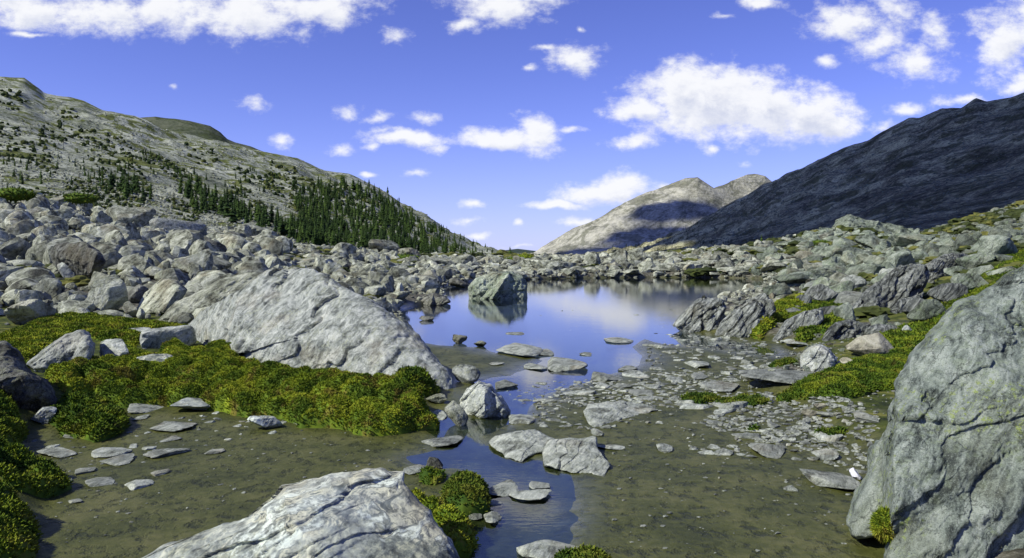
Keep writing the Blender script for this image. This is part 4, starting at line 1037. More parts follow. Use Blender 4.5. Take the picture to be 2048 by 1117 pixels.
ZONES = [  # polygon, number, size range in metres, where, group
 ([(1050, 830), (1150, 765), (1300, 745), (1450, 745), (1560, 740), (1560, 790), (1450, 800), (1300, 850), (1180, 862), (1080, 855)], 260, (.10, .75), 'on the stony silt in the middle, right of the channel', 'flat stones of the middle silt'),
 ([(1290, 690), (1480, 690), (1600, 712), (1540, 740), (1300, 745)], 70, (.12, .6), 'on the silt by the last blue water at the right', 'flat stones by the right water'),
 ([(1480, 790), (1600, 800), (1700, 830), (1750, 880), (1740, 920), (1640, 900), (1500, 885), (1400, 850)], 190, (.12, .62), 'on the stony right shore below the moss', 'flat stones of the right shore'),
 ([(1380, 900), (1600, 885), (1760, 920), (1740, 960), (1640, 925), (1420, 915)], 34, (.07, .26), 'along the upper edge of the open right silt', 'small stones along the right silt'),
 ([(60, 880), (240, 840), (420, 820), (600, 850), (560, 880), (380, 890), (240, 940), (150, 990)], 34, (.05, .20), 'scattered in the left pool', 'small stones of the left pool'),
 ([(980, 640), (1300, 600), (1400, 600), (1330, 680), (1200, 690), (1000, 660)], 14, (.10, .26), 'poking out of the blue lake', 'small stones in the lake'),
 ([(1000, 770), (1200, 755), (1150, 800), (1050, 830), (1010, 800)], 40, (.08, .3), 'in the blue channel above the wedge slab', 'stones in the blue channel'),
 ([(1330, 655), (1480, 668), (1600, 690), (1480, 694), (1340, 680)], 40, (.15, .7), 'at the water line below the ribbed outcrops', 'stones below the ribbed outcrops'),
]
r = np.random.RandomState(21)
stones = []
for poly, n, (s0, s1), wh, gname in ZONES:
    pw = gpp(poly); got = 0; tries = 0
    x0, y0 = pw.min(0); x1, y1 = pw.max(0)
    while got < n and tries < n * 60:
        tries += 1
        x = r.uniform(x0, x1); y = r.uniform(y0, y1)
        if sdist(np.array([x]), np.array([y]), pw)[0] > 0: continue
        s = s0 + (s1 - s0) * r.rand() ** 2.6
        if any((qx - x) ** 2 + (qy - y) ** 2 < ((qs + s) * .42) ** 2 for qx, qy, qs, *_ in stones): continue
        if not clear_of(x, y, s * .5, .9): continue
        got += 1; stones.append((x, y, s, wh, gname))
stones.sort(key=lambda q: -q[2] / q[1])
jV, jF, jR, off = [], [], [], 0
zs = ground_z(np.array([q[0] for q in stones]), np.array([q[1] for q in stones]), False)
zi = {id(q): float(z) for q, z in zip(stones, zs)}
for n_, q in enumerate(stones):
    x, y, s, wh, gname = q
    el = r.uniform(.5, 1.0); hh = s * r.uniform(.07, .20) + .015
    u, f = stone_mesh(r, s, s * el, hh, 3 if n_ < 120 else 2)
    u = rotz(roty(u, r.uniform(-.2, .2)), r.uniform(0, 3.14))
    z = max(zi[id(q)], -.01) + hh * .06
    if n_ < 230:
        tn = n_ % 3; tone = ('pale', 'medium grey', 'darker grey')[tn]
        pl = 'narrow' if el < .66 else 'broad'
        sz = 'large' if s > .38 else ('mid-sized' if s > .22 else 'small')
        link('stone', mesh_np('stone', u, f, (.95, .6, .2)[tn], smooth=False), M['flat'], loc=(x, y, z), label=unique(lambda k: f'{sz} {pl} {tone} stone {relation(1024 + x / y * F + (k % 4) * 14 - (20 if k % 4 else 0), HY + HCAM / y * F + (k // 4) * 7)}'), cat='stone', group='loose flat stones of the silt shores')
    else:
        jV.append(u + (x, y, z)); jF.append(f + off); jR.append(np.full(len(u), r.rand())); off += len(u)
# small half sunk pebbles in the silt
for pw, n in ((gpp([(100, 900), (600, 860), (900, 870), (820, 940), (540, 980), (250, 1090), (100, 1100)]), 260), (gpp([(1200, 890), (1400, 850), (1720, 980), (1690, 1110), (1220, 1117)]), 260)):
    x0, y0 = pw.min(0); x1, y1 = pw.max(0); xs = r.uniform(x0, x1, n * 3); ys = r.uniform(y0, y1, n * 3)
    inn = sdist(xs, ys, pw) < 0; xs, ys = xs[inn][:n], ys[inn][:n]; zz = ground_z(xs, ys, False)
    for x, y, z in zip(xs, ys, zz):
        if z < 0: continue
        s = .012 + .045 * r.rand() ** 3
        u, f = libs1[r.randint(30)]
        u = rotz(u * (1, r.uniform(.5, 1), .35), r.uniform(0, 6.28)) * s + (x, y, z + .002)
        jV.append(u); jF.append(f + off); jR.append(np.full(len(u), r.rand() * .5)); off += len(u)
# grit and chips
chips = [gpp(ZONES[0][0]), gpp(ZONES[2][0]), gpp([(1560, 700), (1800, 690), (1800, 800), (1740, 940), (1600, 860)]), gpp(ZONES[1][0]), gpp([(1300, 840), (1480, 850), (1700, 900), (1680, 930), (1400, 900)])]
for ci, pw in enumerate(chips):
    x0, y0 = pw.min(0); x1, y1 = pw.max(0)
    n = (380, 330, 650, 120, 60)[ci]
    xs = r.uniform(x0, x1, n * 3); ys = r.uniform(y0, y1, n * 3)
    inn = sdist(xs, ys, pw) < 0; xs, ys = xs[inn][:n], ys[inn][:n]; zz = ground_z(xs, ys, False)
    for x, y, z in zip(xs, ys, zz):
        if z < -.01: continue
        s = .02 + .09 * r.rand() ** 2
        u, f = libs1[r.randint(30)]
        u = rotz(u * (1, r.uniform(.5, 1), r.uniform(.25, .5)), r.uniform(0, 6.28)) * s + (x, y, z + s * .1)
        jV.append(u); jF.append(f + off); jR.append(np.full(len(u), r.rand())); off += len(u)
link('gravel', mesh_np('gravel', np.vstack(jV), np.vstack(jF), np.concatenate(jR), smooth=False), M['flat'], label='grey chips and gravel between the flat stones on the right silt shore', kind='stuff')

# ------------------------------------------------------------------ moss and heather
def raised(y0, z0, y1, z1):
    return lambda P_: np.array([gpp([q], float(np.interp(q[1], [y0, y1], [z0, z1])))[0] for q in P_])
def domes(x, y, seed, want_tone=False):
    jx = np.floor(x).astype(int); jy = np.floor(y).astype(int); best = np.full(x.shape, 9.0); tone = np.zeros(x.shape)
    for a1 in (-1, 0, 1):
        for b1 in (-1, 0, 1):
            cx_ = jx + a1; cy_ = jy + b1
            hsh = PERM[(PERM[(cx_ + seed * 7) & 255] + cy_) & 255]
            ox = cx_ + (hsh % 16) / 16.0; oy = cy_ + (hsh // 16) / 16.0
            dd = (x - ox) ** 2 + (y - oy) ** 2
            tone = np.where(dd < best, ((hsh * 37) & 255) / 255.0, tone); best = np.minimum(best, dd)
    if want_tone: return tone
    return np.clip(1 - 1.25 * best, 0, 1)
def moss(name, poly, height, lump, mat, label, cat=None, kind=None, seed=0, dens=2600, blade=.035, edge=.35, zbase=None, wire=.04, group=None):
    """cushion growth over a patch of ground: lumpy body and a coat of small upright sprigs"""
    r = np.random.RandomState(seed + 500)
    pw = gpp(poly, .05) if zbase is None else zbase(poly)
    x0, y0 = pw.min(0) - .16; x1, y1 = pw.max(0) + .16
    nx = int(min(260, (x1 - x0) / wire)) + 2; ny = int(min(260, (y1 - y0) / wire)) + 2
    def hgt(x, y):
        q = P3(x.ravel(), y.ravel())
        sd_ = (-sdist(x, y, pw)).ravel() + fbm(q / lump * .55 + seed, 3) * lump * (.6 if kind else .3)
        e = np.clip(sd_ / edge, 0, 1); prof = np.sqrt(np.clip(1 - (1 - e) ** 2, 0, 1))
        l = domes(x.ravel() / lump, y.ravel() / lump, seed)
        l2 = perlin(q / lump * 2.7 + seed * 2)
        h = height * prof * (.10 + .95 * l + .12 * l2)
        return np.where(sd_ > 0, h, -.06).reshape(x.shape)
    X, Y = np.meshgrid(np.linspace(x0, x1, nx), np.linspace(y0, y1, ny))
    H_ = hgt(X, Y); G = ground_z(X, Y, False); G = np.maximum(G, 0)
    V = np.stack([X, Y, G + H_], -1).reshape(-1, 3)
    Fq = grid_faces(ny, nx)
    hv = H_.ravel(); Fq = Fq[(hv[Fq] > -.05).any(1)]
    Ft = np.vstack([Fq[:, [0, 1, 2]], Fq[:, [0, 2, 3]]])
    area = abs(sum(pw[i - 1][0] * pw[i][1] - pw[i][0] * pw[i - 1][1] for i in range(len(pw)))) / 2
    area = max(area, 0.02) * 1.15 + .05 * (x1 - x0)
    n = int(area * dens * 1.25)
    xs = r.uniform(x0, x1, n * 3); ys = r.uniform(y0, y1, n * 3)
    inn = sdist(xs, ys, pw) < .25; xs, ys = xs[inn][:n], ys[inn][:n]
    h = hgt(xs, ys); g_ = np.maximum(ground_z(xs, ys, False), 0)
    okk = h > 0; xs, ys, h, g_ = xs[okk], ys[okk], h[okk], g_[okk]
    e = .01
    nxv = -(hgt(xs + e, ys) - h) / e; nyv = -(hgt(xs, ys + e) - h) / e
    nn = np.stack([np.clip(nxv, -3, 3), np.clip(nyv, -3, 3), np.ones_like(nxv)], 1); nn /= np.linalg.norm(nn, axis=1)[:, None]
    dirv = nn + r.normal(size=nn.shape) * .38; dirv[:, 2] += .25; dirv /= np.linalg.norm(dirv, axis=1)[:, None]
    base = np.stack([xs, ys, g_ + h - .004], 1)
    k = 3
    Vs, Fs = [V], [Ft]; o_ = len(V); R = [np.full(len(V), .05)]
    rb = np.clip(.65 * domes(xs / lump, ys / lump, seed, True) + .35 * r.rand(len(xs)), 0, 1)
    for j in range(k):
        a = r.uniform(0, 6.28, len(xs)); side = np.stack([np.cos(a), np.sin(a), r.normal(size=len(xs)) * .3], 1)
        ln = blade * r.uniform(.6, 1.5, len(xs))[:, None]; wd = blade * .30
        dj = dirv + side * .5
        p0 = base - side * wd; p1 = base + side * wd; p2 = base + dj * ln + np.cross(side, dirv) * wd; p3 = base + dj * ln * .75 - np.cross(side, dirv) * wd
        Vs.append(np.stack([p0, p1, p2, p3], 1).reshape(-1, 3))
        ii = np.arange(len(xs))[:, None] * 4 + o_
        Fs.append(np.vstack([ii + (0, 1, 2), ii + (0, 2, 3)]))
        R.append(np.repeat(rb, 4)); o_ += len(xs) * 4
    Vall = np.vstack(Vs); c0 = np.array([pw[:, 0].mean(), pw[:, 1].mean(), 0])
    return link(name, mesh_np(name, Vall - c0, np.vstack(Fs), np.concatenate(R), smooth=True), mat, loc=tuple(c0), label=label, cat=cat, kind=kind, group=group)

moss('moss_bank', [(95, 778), (150, 750), (230, 748), (300, 756), (345, 745), (325, 712), (350, 698), (395, 722), (440, 690), (472, 705), (478, 745), (560, 760), (640, 775), (700, 785), (800, 795), (858, 815), (868, 850), (800, 862), (740, 865), (680, 852), (600, 852),
     (560, 828), (500, 826), (450, 814), (400, 803), (330, 798), (250, 802), (180, 792), (120, 797)], .27, .30, M['moss'], 'bright green heather and moss bank along the pool below the huge boulder', kind='stuff', seed=1, dens=4600, blade=.024, wire=.03, edge=.22, zbase=raised(690, .27, 850, .05))
moss('moss_bank', [(-60, 700), (0, 672), (80, 648), (170, 640), (240, 645), (370, 655), (375, 668), (290, 668), (265, 684), (225, 676), (150, 668), (90, 695), (50, 720), (0, 705), (-60, 730)], .16, .4, M['moss'],
     'upper green moss bank at the foot of the left talus', kind='stuff', seed=2, dens=1300, blade=.045, wire=.07, zbase=raised(600, .42, 900, .4))
moss('moss_bank', [(215, 700), (262, 690), (285, 705), (330, 708), (325, 722), (260, 722), (225, 716)], .12, .3, M['moss'],
     'small moss strip before the rounded low grey boulder at left', kind='stuff', seed=16, dens=2200, blade=.035, wire=.05, zbase=raised(600, .35, 900, .3))
moss('moss_mound', [(88, 835), (130, 812), (215, 808), (250, 842), (245, 866), (190, 880), (130, 866)], .24, .3, M['moss_dark'], 'rounded dark green moss mound in the left pool', cat='moss', seed=3, dens=3200, blade=.035)
moss('moss_clump', [(-120, 815), (10, 825), (45, 855), (42, 895), (0, 915), (-120, 915)], .28, .3, M['moss_dark'], 'upper dark moss clump cut by the left edge of the view', cat='moss', seed=4, dens=3000, blade=.03, group=None)
moss('moss_clump', [(-120, 925), (40, 935), (120, 950), (138, 970), (90, 992), (20, 1005), (-120, 1005)], .22, .3, M['moss_dark'], 'middle dark moss clump reaching into the pool from the left edge', cat='moss', seed=5, dens=3600, blade=.028)
moss('moss_clump', [(-150, 1025), (30, 1030), (70, 1050), (84, 1080), (60, 1115), (20, 1140), (-150, 1160)], .24, .3, M['moss_dark'], 'lowest dark moss clump in the bottom left corner', cat='moss', seed=6, dens=4200, blade=.026)
moss('moss_cushion', [(884, 990), (900, 968), (940, 962), (968, 972), (976, 992), (962, 1012), (925, 1020), (895, 1012)], .17, .5, M['moss_bright'], 'round bright green cushion plant in the stream right of the foreground rock', cat='cushion plant', seed=7, dens=9000, blade=.022, edge=.16, wire=.015)
moss('moss_cushion', [(808, 1005), (850, 1005), (895, 1030), (938, 1050), (954, 1075), (935, 1100), (905, 1110), (870, 1080), (835, 1040)], .17, .22, M['moss'], 'large yellow green cushion against the right flank of the foreground rock', cat='cushion plant', seed=8, dens=9000, blade=.022, edge=.13, wire=.015)
moss('moss_tuft', [(838, 948), (860, 938), (886, 944), (890, 955), (870, 964), (845, 960)], .10, .15, M['moss_dark'], 'little dark green tuft between two stones above the foreground rock', cat='moss', seed=9, dens=8000, blade=.02, edge=.1, wire=.015)
moss('moss_tuft', [(785, 785), (830, 775), (872, 782), (878, 795), (840, 802), (795, 800)], .22, .3, M['moss_dark'], 'darker green bush at the right foot of the huge boulder', cat='bush', seed=10, dens=2600, blade=.045, edge=.25)
moss('moss_tuft', [(1105, 1105), (1150, 1096), (1200, 1105), (1220, 1130), (1160, 1150), (1110, 1140)], .09, .2, M['moss_bright'], 'fresh green tuft on the pale oval rock at the bottom edge', cat='moss', seed=11, dens=9000, blade=.025, edge=.12, wire=.015)
moss('moss_bank', [(1565, 798), (1640, 775), (1690, 748), (1740, 732), (1830, 722), (1830, 790), (1760, 805), (1700, 818), (1620, 808)], .14, .35, M['moss_dark'], 'dark green moss bank on the right shore beside the lichen rock', kind='stuff', seed=12, dens=2600, blade=.03)
moss('moss_patch', [(1498, 672), (1510, 650), (1560, 628), (1600, 620), (1625, 622), (1600, 645), (1555, 668), (1520, 678)], .35, .5, M['moss'], 'green heather patch between the ribbed outcrops on the right shore', cat='moss', seed=13, dens=1100, blade=.05, wire=.06, edge=.6)
moss('moss_patch', [(1640, 690), (1650, 655), (1690, 640), (1700, 655), (1670, 680), (1655, 700)], .2, .4, M['moss_dark'], 'small dark moss patch left of the jagged outcrop', cat='moss', seed=14, dens=600, blade=.06, wire=.06)
onland = lambda P_: np.array([hit(a_, b_)[:2] for a_, b_ in P_])
moss('moss_bank', [(1745, 690), (1760, 672), (1830, 655), (1850, 620), (1900, 600), (1960, 560), (1975, 530), (2080, 500), (2080, 560), (2000, 600), (1930, 650), (1870, 690), (1830, 720), (1790, 705)], .16, .5, M['moss_dark'],
     'mossy slope running down behind the top edge of the lichen rock', kind='stuff', seed=15, dens=900, blade=.05, wire=.08, zbase=onland)
moss('moss_bank', [(1560, 640), (1610, 600), (1690, 600), (1700, 640), (1640, 672), (1600, 690)], .12, .5, M['moss_dark'], 'dark green moss between the slanted slab and the blue banded outcrop', kind='stuff', seed=17, dens=700, blade=.06, wire=.08, zbase=onland)
for k, (px, py, w2) in enumerate([(1575, 795, 26), (1600, 790, 20), (1660, 865, 34), (1400, 795, 40), (1500, 800, 40), (1505, 855, 14), (1460, 805, 30), (1640, 800, 30), (1565, 742, 28)]):
    moss('grass_tuft', [(px - w2, py), (px - w2 * .4, py - w2 * .22), (px + w2 * .6, py - w2 * .18), (px + w2, py + w2 * .05), (px, py + w2 * .25)], .05, .2, M['moss_bright'],
         ['small green tuft at the left tip of the right moss bank', 'green tuft beside the smooth grey ledge', 'bright green tuft among the stones below the right moss', 'green tuft on the left end of the long bluish flat stone',
          'green tuft right of the long bluish flat stone', 'tiny bright tuft alone at the edge of the right silt', 'green tuft in the middle of the stony silt', 'green tuft below the right moss bank', 'dark green tuft lying on the smooth grey ledge'][k],
         cat='grass', seed=30 + k, dens=5000, blade=.035, edge=.08, wire=.02)

# low moss cushion on the foot of the lichen rock
p = at(1772, 1050, 5.55)
v, f = ico(4); rr = np.random.RandomState(4)
vv = v * (1 + .12 * fbm(v * 3, 3))[:, None] * (.085, .07, .10)
idx = rr.randint(0, len(vv), 3500); bs = vv[idx] + rr.normal(size=(3500, 3)) * .004
nd = v[idx] + rr.normal(size=(3500, 3)) * .5; sd2 = rr.normal(size=(3500, 3)); sd2 /= np.linalg.norm(sd2, axis=1)[:, None]
tri = np.stack([bs - sd2 * .005, bs + sd2 * .005, bs + nd * .018], 1).reshape(-1, 3)
VV = np.vstack([vv, tri]); FF = np.vstack([f, np.arange(10500).reshape(-1, 3) + len(vv)])
link('moss_cushion', mesh_np('moss_cushion', VV, FF, np.concatenate([np.full(len(vv), .1), np.repeat(rr.rand(3500), 3)])), M['moss'], loc=(p[0], p[1], p[2]), label='small yellow green cushion growing on the foot of the lichen rock', cat='cushion plant')

jV, jF, jR, off = [], [], [], 0
r = np.random.RandomState(88); blob, bf = ico(3)
for _ in range(4200):
    D = 22 + 100 * r.rand(); px = r.uniform(-40, 2090); x = (px - 1024) / F * D
    if perlin(np.array([[x * .12, D * .10, 4.4]]))[0] < (.2 if px < 1840 else -.1): continue
    if sdist(np.array([x]), np.array([D]), WET)[0] < .6: continue
    z = float(ground_z(np.array([x]), np.array([D]), False)[0]); s = r.uniform(.25, .9) * max(.6, D / 60)
    u = blob * (1 + .8 * perlin(blob * 2.2 + r.uniform(0, 99))[:, None] + .35 * perlin(blob * 7 + r.uniform(0, 99))[:, None]) * (s, s, s * r.uniform(.25, .55)) + (x, D, z + s * .18)
    jV.append(u); jF.append(bf + off); jR.append(np.full(len(u), r.rand())); off += len(u)
link('grass', mesh_np('grass', np.vstack(jV), np.vstack(jF), np.concatenate(jR), smooth=False), M['scrub2'], label='dull green grass and heather clumps between the rubble', kind='stuff')

# ------------------------------------------------------------------ conifers
def crown_mesh(seed, layers=17, per=7, slim=.15):
    r = np.random.RandomState(seed); V, F_ = [], []
    for i in range(layers):
        t = (i + .2) / layers; z = .06 + .90 * t
        rad = slim * (1 - t) ** (.6 + .5 * (seed % 3) / 2) * r.uniform(.6, 1.3) + .012
        if t < .12: rad *= .75
        a0 = r.uniform(0, 6.28)
        for j in range(per):
            if r.rand() < .18: continue
            a = a0 + j * 6.283 / per + r.uniform(-.3, .3); ra = rad * r.uniform(.6, 1.25)
            dx, dy = math.cos(a), math.sin(a); wd = ra * .42 + .006
            tip = (dx * ra, dy * ra, z - ra * .45 + r.uniform(-.01, .01))
            m1 = (dx * ra * .5 - dy * wd, dy * ra * .5 + dx * wd, z - ra * .28)
            m2 = (dx * ra * .5 + dy * wd, dy * ra * .5 - dx * wd, z - ra * .28)
            b = len(V); V += [(0, 0, z + .045), m1, tip, m2, (dx * ra * .5, dy * ra * .5, z + .01)]
            F_ += [(b, b + 1, b + 4), (b + 1, b + 2, b + 4), (b + 2, b + 3, b + 4), (b + 3, b, b + 4)]
    b = len(V); V += [(-.008, 0, .93), (.008, 0, .93), (0, 0, 1.02)]; F_ += [(b, b + 1, b + 2)]
    return np.array(V), np.array(F_)
crowns = []; trunks = []
for k in range(8):
    v, f = crown_mesh(k, 17, 7, (.13, .15, .17, .12, .19, .16, .14, .22)[k])
    crowns.append((v, f, mesh_np('crown', v, f, np.random.RandomState(k).rand(len(v)) * .3 + .1 * k, smooth=False)))
    crowns[-1][2].materials.append(M['needles'])
a = np.arange(6) * 6.283 / 6
for k in range(2):
    rings = [(0, .016), (.3, .011), (.7, .006), (.97, .002)]
    tv = np.vstack([np.stack([np.cos(a) * q, np.sin(a) * q, np.full(6, z)], 1) for z, q in rings])
    tm = mesh_np('trunk', tv, grid_faces(4, 6, wrap=True)); tm.materials.append(M['bark']); trunks.append(tm)
def inv_t(S, px, py):
    y0 = np.interp(px, S.f[:, 0], S.f[:, 2]); y1 = np.interp(px, S.t[:, 0], S.t[:, 2])
    return float(np.clip((y0 - py) / max(y0 - y1, 1e-3), 0, 1)) ** (1 / S.c)
def inpoly(x, y, poly): return sdist(np.array([float(x)]), np.array([float(y)]), np.array(poly, float))[0] < 0
FOREST = [  # polygon of the feet, number, tree height range in photo pixels, where
 ([(640, 380), (700, 372), (760, 390), (810, 425), (870, 455), (930, 485), (1000, 512), (1010, 520), (820, 512), (700, 500), (620, 492), (560, 480), (600, 430), (580, 385)], 1150, (15, 40), 'in the dense wood on the lower end of the left slope'),
 ([(350, 380), (400, 385), (470, 420), (560, 450), (600, 480), (540, 478), (500, 470), (440, 440), (380, 420), (345, 400)], 95, (28, 52), 'in the spruce stand above the layered boulder'),
 ([(585, 385), (700, 360), (760, 385), (820, 425), (760, 440), (620, 430)], 110, (12, 34), 'in the upper wood below the skyline of the left slope'),
 ([(215, 380), (300, 380), (310, 405), (225, 405)], 12, (34, 56), 'in the small clump above the left talus'),
 ([(280, 295), (330, 320), (420, 370), (400, 395), (340, 350), (280, 310)], 38, (14, 26), 'in the diagonal strip climbing the left slope'),
 ([(0, 330), (120, 320), (300, 340), (350, 390), (150, 400), (0, 385)], 60, (12, 26), 'scattered above the left talus'),
 ([(60, 270), (300, 280), (300, 340), (80, 320)], 55, (8, 16), 'scattered on the middle of the left slope'),
 ([(470, 345), (560, 335), (600, 372), (480, 395), (430, 380)], 30, (12, 24), 'scattered on the open slope left of the wood'),
]
r = np.random.RandomState(9)
trees = []
for poly, n, (h0, h1), wh in FOREST:
    P_ = np.array(poly, float); x0, y0 = P_.min(0); x1, y1 = P_.max(0); got = 0
    while got < n:
        px = r.uniform(x0, x1); py = r.uniform(y0, y1)
        if not inpoly(px, py, poly): continue
        got += 1
        sky_y = np.interp(px, left.t[:, 0], left.t[:, 2])
        t_ = inv_t(left, px, max(py, sky_y + 2))
        hp = r.uniform(h0, h1) * (1 - .5 * max(0, (px - 800) / 200) if px > 800 else 1)
        fr0 = float(np.clip((np.interp(px, left.f[:, 0], left.f[:, 2]) - py) / max(1, np.interp(px, left.f[:, 0], left.f[:, 2]) - sky_y), 0, 1))
        hp *= 1.05 - .55 * fr0
        trees.append((hp, px, t_, wh))
trees.sort(key=lambda q: -q[0])
X, Y, Z = left.pt(np.array([q[1] for q in trees]), np.array([q[2] for q in trees]))
jV, jF, jR, off = [], [], [], 0
for i, (hp, px, t_, wh) in enumerate(trees):
    hm = hp * Y[i] / F; k = r.randint(8); wid = r.uniform(.9, 1.6)
    row = HY - (Z[i] - HCAM) / Y[i] * F
    tm = [(230, 'above the fractured boulder'), (300, 'above the smooth bluish boulder'), (355, 'at the left end of the spruce stand'), (378, 'near the left end of the spruce stand'), (400, 'in the left third of the spruce stand'), (430, 'just left above the layered boulder'), (460, 'left above the layered boulder'), (490, 'above the layered boulder'), (515, 'right above the layered boulder'), (535, 'right of the layered boulder'), (552, 'far right of the layered boulder'),
          (570, 'above the left shoulder of the huge boulder'), (592, 'above the peak of the huge boulder'), (612, 'just right above the huge boulder'), (632, 'far left of the rounded skyline boulder'), (650, 'left of the rounded skyline boulder'), (667, 'just left of the rounded skyline boulder'), (683, 'above the rounded skyline boulder'), (705, 'just right of the rounded skyline boulder'), (727, 'between the two big skyline boulders'), (748, 'left above the biggest skyline boulder'), (775, 'above the biggest skyline boulder'), (800, 'just right of the biggest skyline boulder'), (825, 'right of the biggest skyline boulder'),
          (870, 'left above the dome shaped boulder'), (920, 'above the dome shaped boulder'), (965, 'near the right end of the wood'), (1010, 'at the very tip of the wood by the gap'), (60, 'above the far left talus'), (140, 'above the long low slab')]
    zone_t = min(tm, key=lambda q: abs(q[0] - px))[1]
    f0 = float(np.interp(px, left.f[:, 0], left.f[:, 2])); s0_ = float(np.interp(px, left.t[:, 0], left.t[:, 2])); fr_ = (f0 - row) / max(f0 - s0_, 1)
    lvl = 'at the slope foot' if fr_ < .25 else ('low on the slope' if fr_ < .45 else ('halfway up' if fr_ < .7 else ('high on the slope' if fr_ < .9 else 'on the skyline')))
    if i < 285:
        e = bpy.data.objects.new('conifer_tree', None); C.objects.link(e)
        e.location = (X[i], Y[i], Z[i] - .1); e.rotation_euler = (r.normal() * .035, r.normal() * .035, r.uniform(0, 6.28)); e.scale = (hm * wid, hm * wid, hm)
        fm = 'broad' if (.13, .15, .17, .12, .19, .16, .14, .22)[k] * wid > .17 else 'slim'
        sz = 'tall' if hp > 38 else ('medium' if hp > 31 else 'short')
        e['label'] = f'{sz} {fm} conifer {lvl}, {zone_t}'; e['category'] = 'tree'; e['group'] = 'conifers on the left slope'
        link('crown', crowns[k][2], None, parent=e); link('trunk', trunks[k % 2], None, parent=e)
    else:
        v, f, _m = crowns[k]
        u = v * (hm * wid, hm * wid, hm) + (X[i], Y[i], Z[i] - .1)
        jV.append(u); jF.append(f + off); jR.append(np.full(len(u), r.rand())); off += len(u)
link('conifer_wood', mesh_np('conifer_wood', np.vstack(jV), np.vstack(jF), np.concatenate(jR), smooth=False), M['needles'], label='smaller dark conifers filling the wood on the left slope', kind='stuff')
# dwarf conifers and bushes as low scrub on the left slope
jV, jF, jR, off = [], [], [], 0
blob, bf = ico(2)
for _ in range(4200):
    px = r.uniform(-40, 760); sky_y = np.interp(px, left.t[:, 0], left.t[:, 2]); ft = np.interp(px, left.f[:, 0], left.f[:, 2])
    t_ = r.uniform(.02, .9) ** 1.3
    if perlin(np.array([[px * .012, t_ * 4 + px * .004, 3.3]]))[0] < .02: continue
    x, y, z = left.pt(np.array([px]), np.array([t_])); y = float(y[0]); s = r.uniform(2.5, 8) * y / F
    u = blob * (1 + .9 * perlin(blob * 2.2 + r.uniform(0, 99))[:, None]) * (s, s, s * r.uniform(.5, 1.3)) * .6 + (float(x[0]), y, float(z[0]) + s * .25)
    jV.append(u); jF.append(bf + off); jR.append(np.full(len(u), r.rand())); off += len(u)
link('scrub', mesh_np('scrub', np.vstack(jV), np.vstack(jF), np.concatenate(jR), smooth=False), M['scrub'], label='low dark green scrub dotted over the left slope', kind='stuff')
# blocks lying on the left slope
jV, jF, jR, off = [], [], [], 0
N = 26000
px = r.uniform(-60, 900, N); t_ = r.rand(N) ** 1.5 * .97
x, y, z = left.pt(px, t_)
for i in range(N):
    if t_[i] > .04 and fbm(np.array([[px[i] * .01, t_[i] * 5, 8.8]]), 2)[0] < -.12: continue
    s = (1.2 + 5 * r.rand() ** 3) * 1.1 * y[i] / F * (1.2 - .4 * t_[i])
    u, f = libs1[r.randint(30)]
    u = rotz(u * (1, r.uniform(.6, 1), r.uniform(.4, .8)), r.uniform(0, 6.28)) * s + (x[i], y[i], z[i] + s * .15)
    jV.append(u); jF.append(f + off); jR.append(np.full(len(u), .2 + .9 * r.rand())); off += len(u)
link('scree', mesh_np('scree', np.vstack(jV), np.vstack(jF), np.concatenate(jR), smooth=False), M['talus'], label='pale blocks and scree strewn over the left mountain slope', kind='stuff')
# dark wood at the foot of the right mountain and boulders on it
jV, jF, jR, off = [], [], [], 0
for _ in range(420):
    px = r.uniform(1215, 1480); sky_y = np.interp(px, right.t[:, 0], right.t[:, 2]); t_ = r.uniform(.02, 1) if px < 1400 else r.uniform(.02, .3)
    x, y, z = right.pt(np.array([px]), np.array([t_])); hm = r.uniform(5, 11) * float(y[0]) / F
    v, f = crown_mesh(r.randint(99), 6, 5, .2)
    u = v * hm + (float(x[0]), float(y[0]), float(z[0])); jV.append(u); jF.append(f + off); jR.append(np.full(len(u), r.rand())); off += len(u)
link('shaded_wood', mesh_np('shaded_wood', np.vstack(jV), np.vstack(jF), np.concatenate(jR), smooth=False), M['needles_shaded'], label='dark wood at the left foot of the dark mountain', kind='stuff')
jV, jF, jR, off = [], [], [], 0
N = 9000
px = r.uniform(1400, 2080, N); t_ = r.rand(N) ** 1.2 * .96
x, y, z = right.pt(px, t_)
for i in range(N):
    s = (1 + 4 * r.rand() ** 4) * 1.2 * y[i] / F
    u, f = libs1[r.randint(30)]
    u = u * (1, .9, .6) * s + (x[i], y[i], z[i] + s * .1)
    jV.append(u); jF.append(f + off); jR.append(np.full(len(u), r.rand() * .5)); off += len(u)
link('scree', mesh_np('scree', np.vstack(jV), np.vstack(jF), np.concatenate(jR), smooth=False), M['green'], label='dark blocks and scree strewn over the right mountain slope', kind='stuff')
def lone_tree(px, foot, hp, label, k=0, wid=1.3):
    h_ = hit(px, foot)
    if h_ is None:
        D = 112; h_ = at(px, foot, D)
    hm = hp * h_[1] / F
    e = bpy.data.objects.new('conifer_tree', None); C.objects.link(e)
    e.location = (h_[0], h_[1], h_[2] - .03 * hm); e.scale = (hm * wid, hm * wid, hm)
    e['label'] = label; e['category'] = 'tree'
    link('crown', crowns[k][2], None, parent=e); link('trunk', trunks[0], None, parent=e)
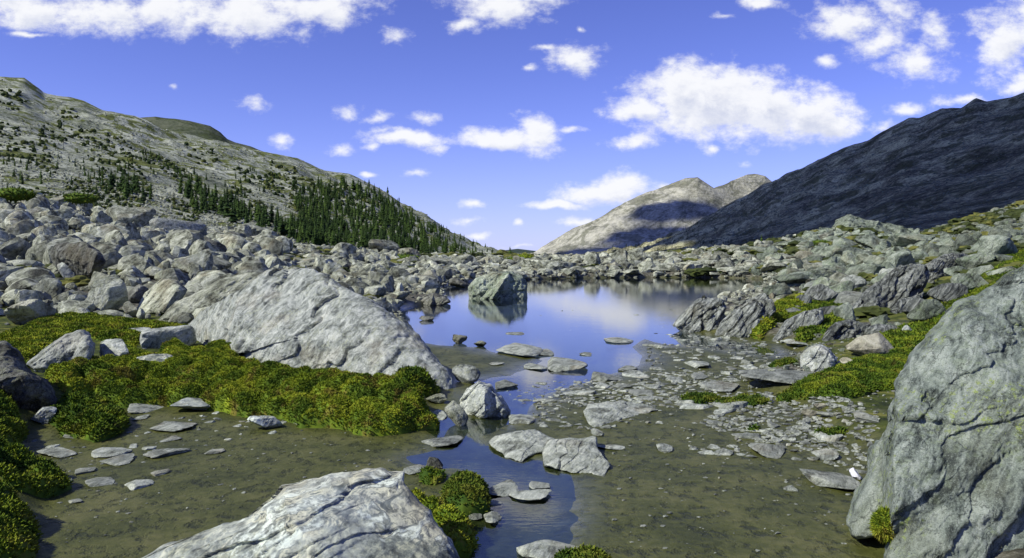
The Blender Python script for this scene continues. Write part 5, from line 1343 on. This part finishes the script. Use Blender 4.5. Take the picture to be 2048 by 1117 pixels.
lone_tree(1523, 486, 18, 'lone small conifer on the crest where the right ridge begins', 7)
lone_tree(1396, 508, 18, 'tiny conifer on the far shore crest under the dark mountain foot', 5)
lone_tree(1264, 520, 24, 'little bushy conifer between the two upright far shore boulders', 7, 1.8)
lone_tree(1545, 482, 11, 'very small conifer just right of the lone crest conifer', 4)
lone_tree(1020, 514, 22, 'dark small conifer at the right end of the wood by the gap', 7, 1.5)
def bush(px, foot, wp, hp, label, seed, mat='moss_dark'):
    h_ = hit(px, foot)
    if h_ is None: h_ = at(px, foot, 100)
    rr = np.random.RandomState(seed); wm = wp * h_[1] / F; hm = hp * h_[1] / F
    v, f = ico(3); v = v * (1 + .35 * fbm(v * 2.2 + seed, 3))[:, None] * (.5 * wm, .4 * wm, .5 * hm) + (0, 0, hm * .4)
    n = 700; idx = rr.randint(0, len(v), n); nv = ico(3)[0][idx] + rr.normal(size=(n, 3)) * .6; sd_ = rr.normal(size=(n, 3)) ; L_ = .13 * hm
    tri = np.stack([v[idx] - sd_ * L_ * .3, v[idx] + sd_ * L_ * .3, v[idx] + nv * L_], 1).reshape(-1, 3)
    link('bush', mesh_np('bush', np.vstack([v, tri]), np.vstack([f, np.arange(n * 3).reshape(-1, 3) + len(v)]), np.concatenate([np.full(len(v), .2), np.repeat(rr.rand(n), 3)]), smooth=False), M[mat], loc=h_, label=label, cat='bush')
bush(808, 524, 60, 16, 'low dark green bush in front of the skyline boulders', 1)
bush(1050, 524, 34, 16, 'ochre green bush on the far shore just right of the gap', 2, 'moss')
bush(1024, 528, 26, 14, 'green bush at the left end of the far shore', 3)
bush(800, 535, 30, 8, 'small low bush below the skyline boulders', 4, 'moss')
bush(1640, 492, 40, 12, 'dark low bush on the crest of the right ridge', 5)
bush(1720, 560, 40, 10, 'yellow green low bush above the blue banded outcrop', 6, 'moss')
bush(30, 400, 70, 26, 'dark low juniper bush at the left edge above the talus', 9)
bush(160, 405, 60, 20, 'dark low juniper bush above the upper talus', 10)
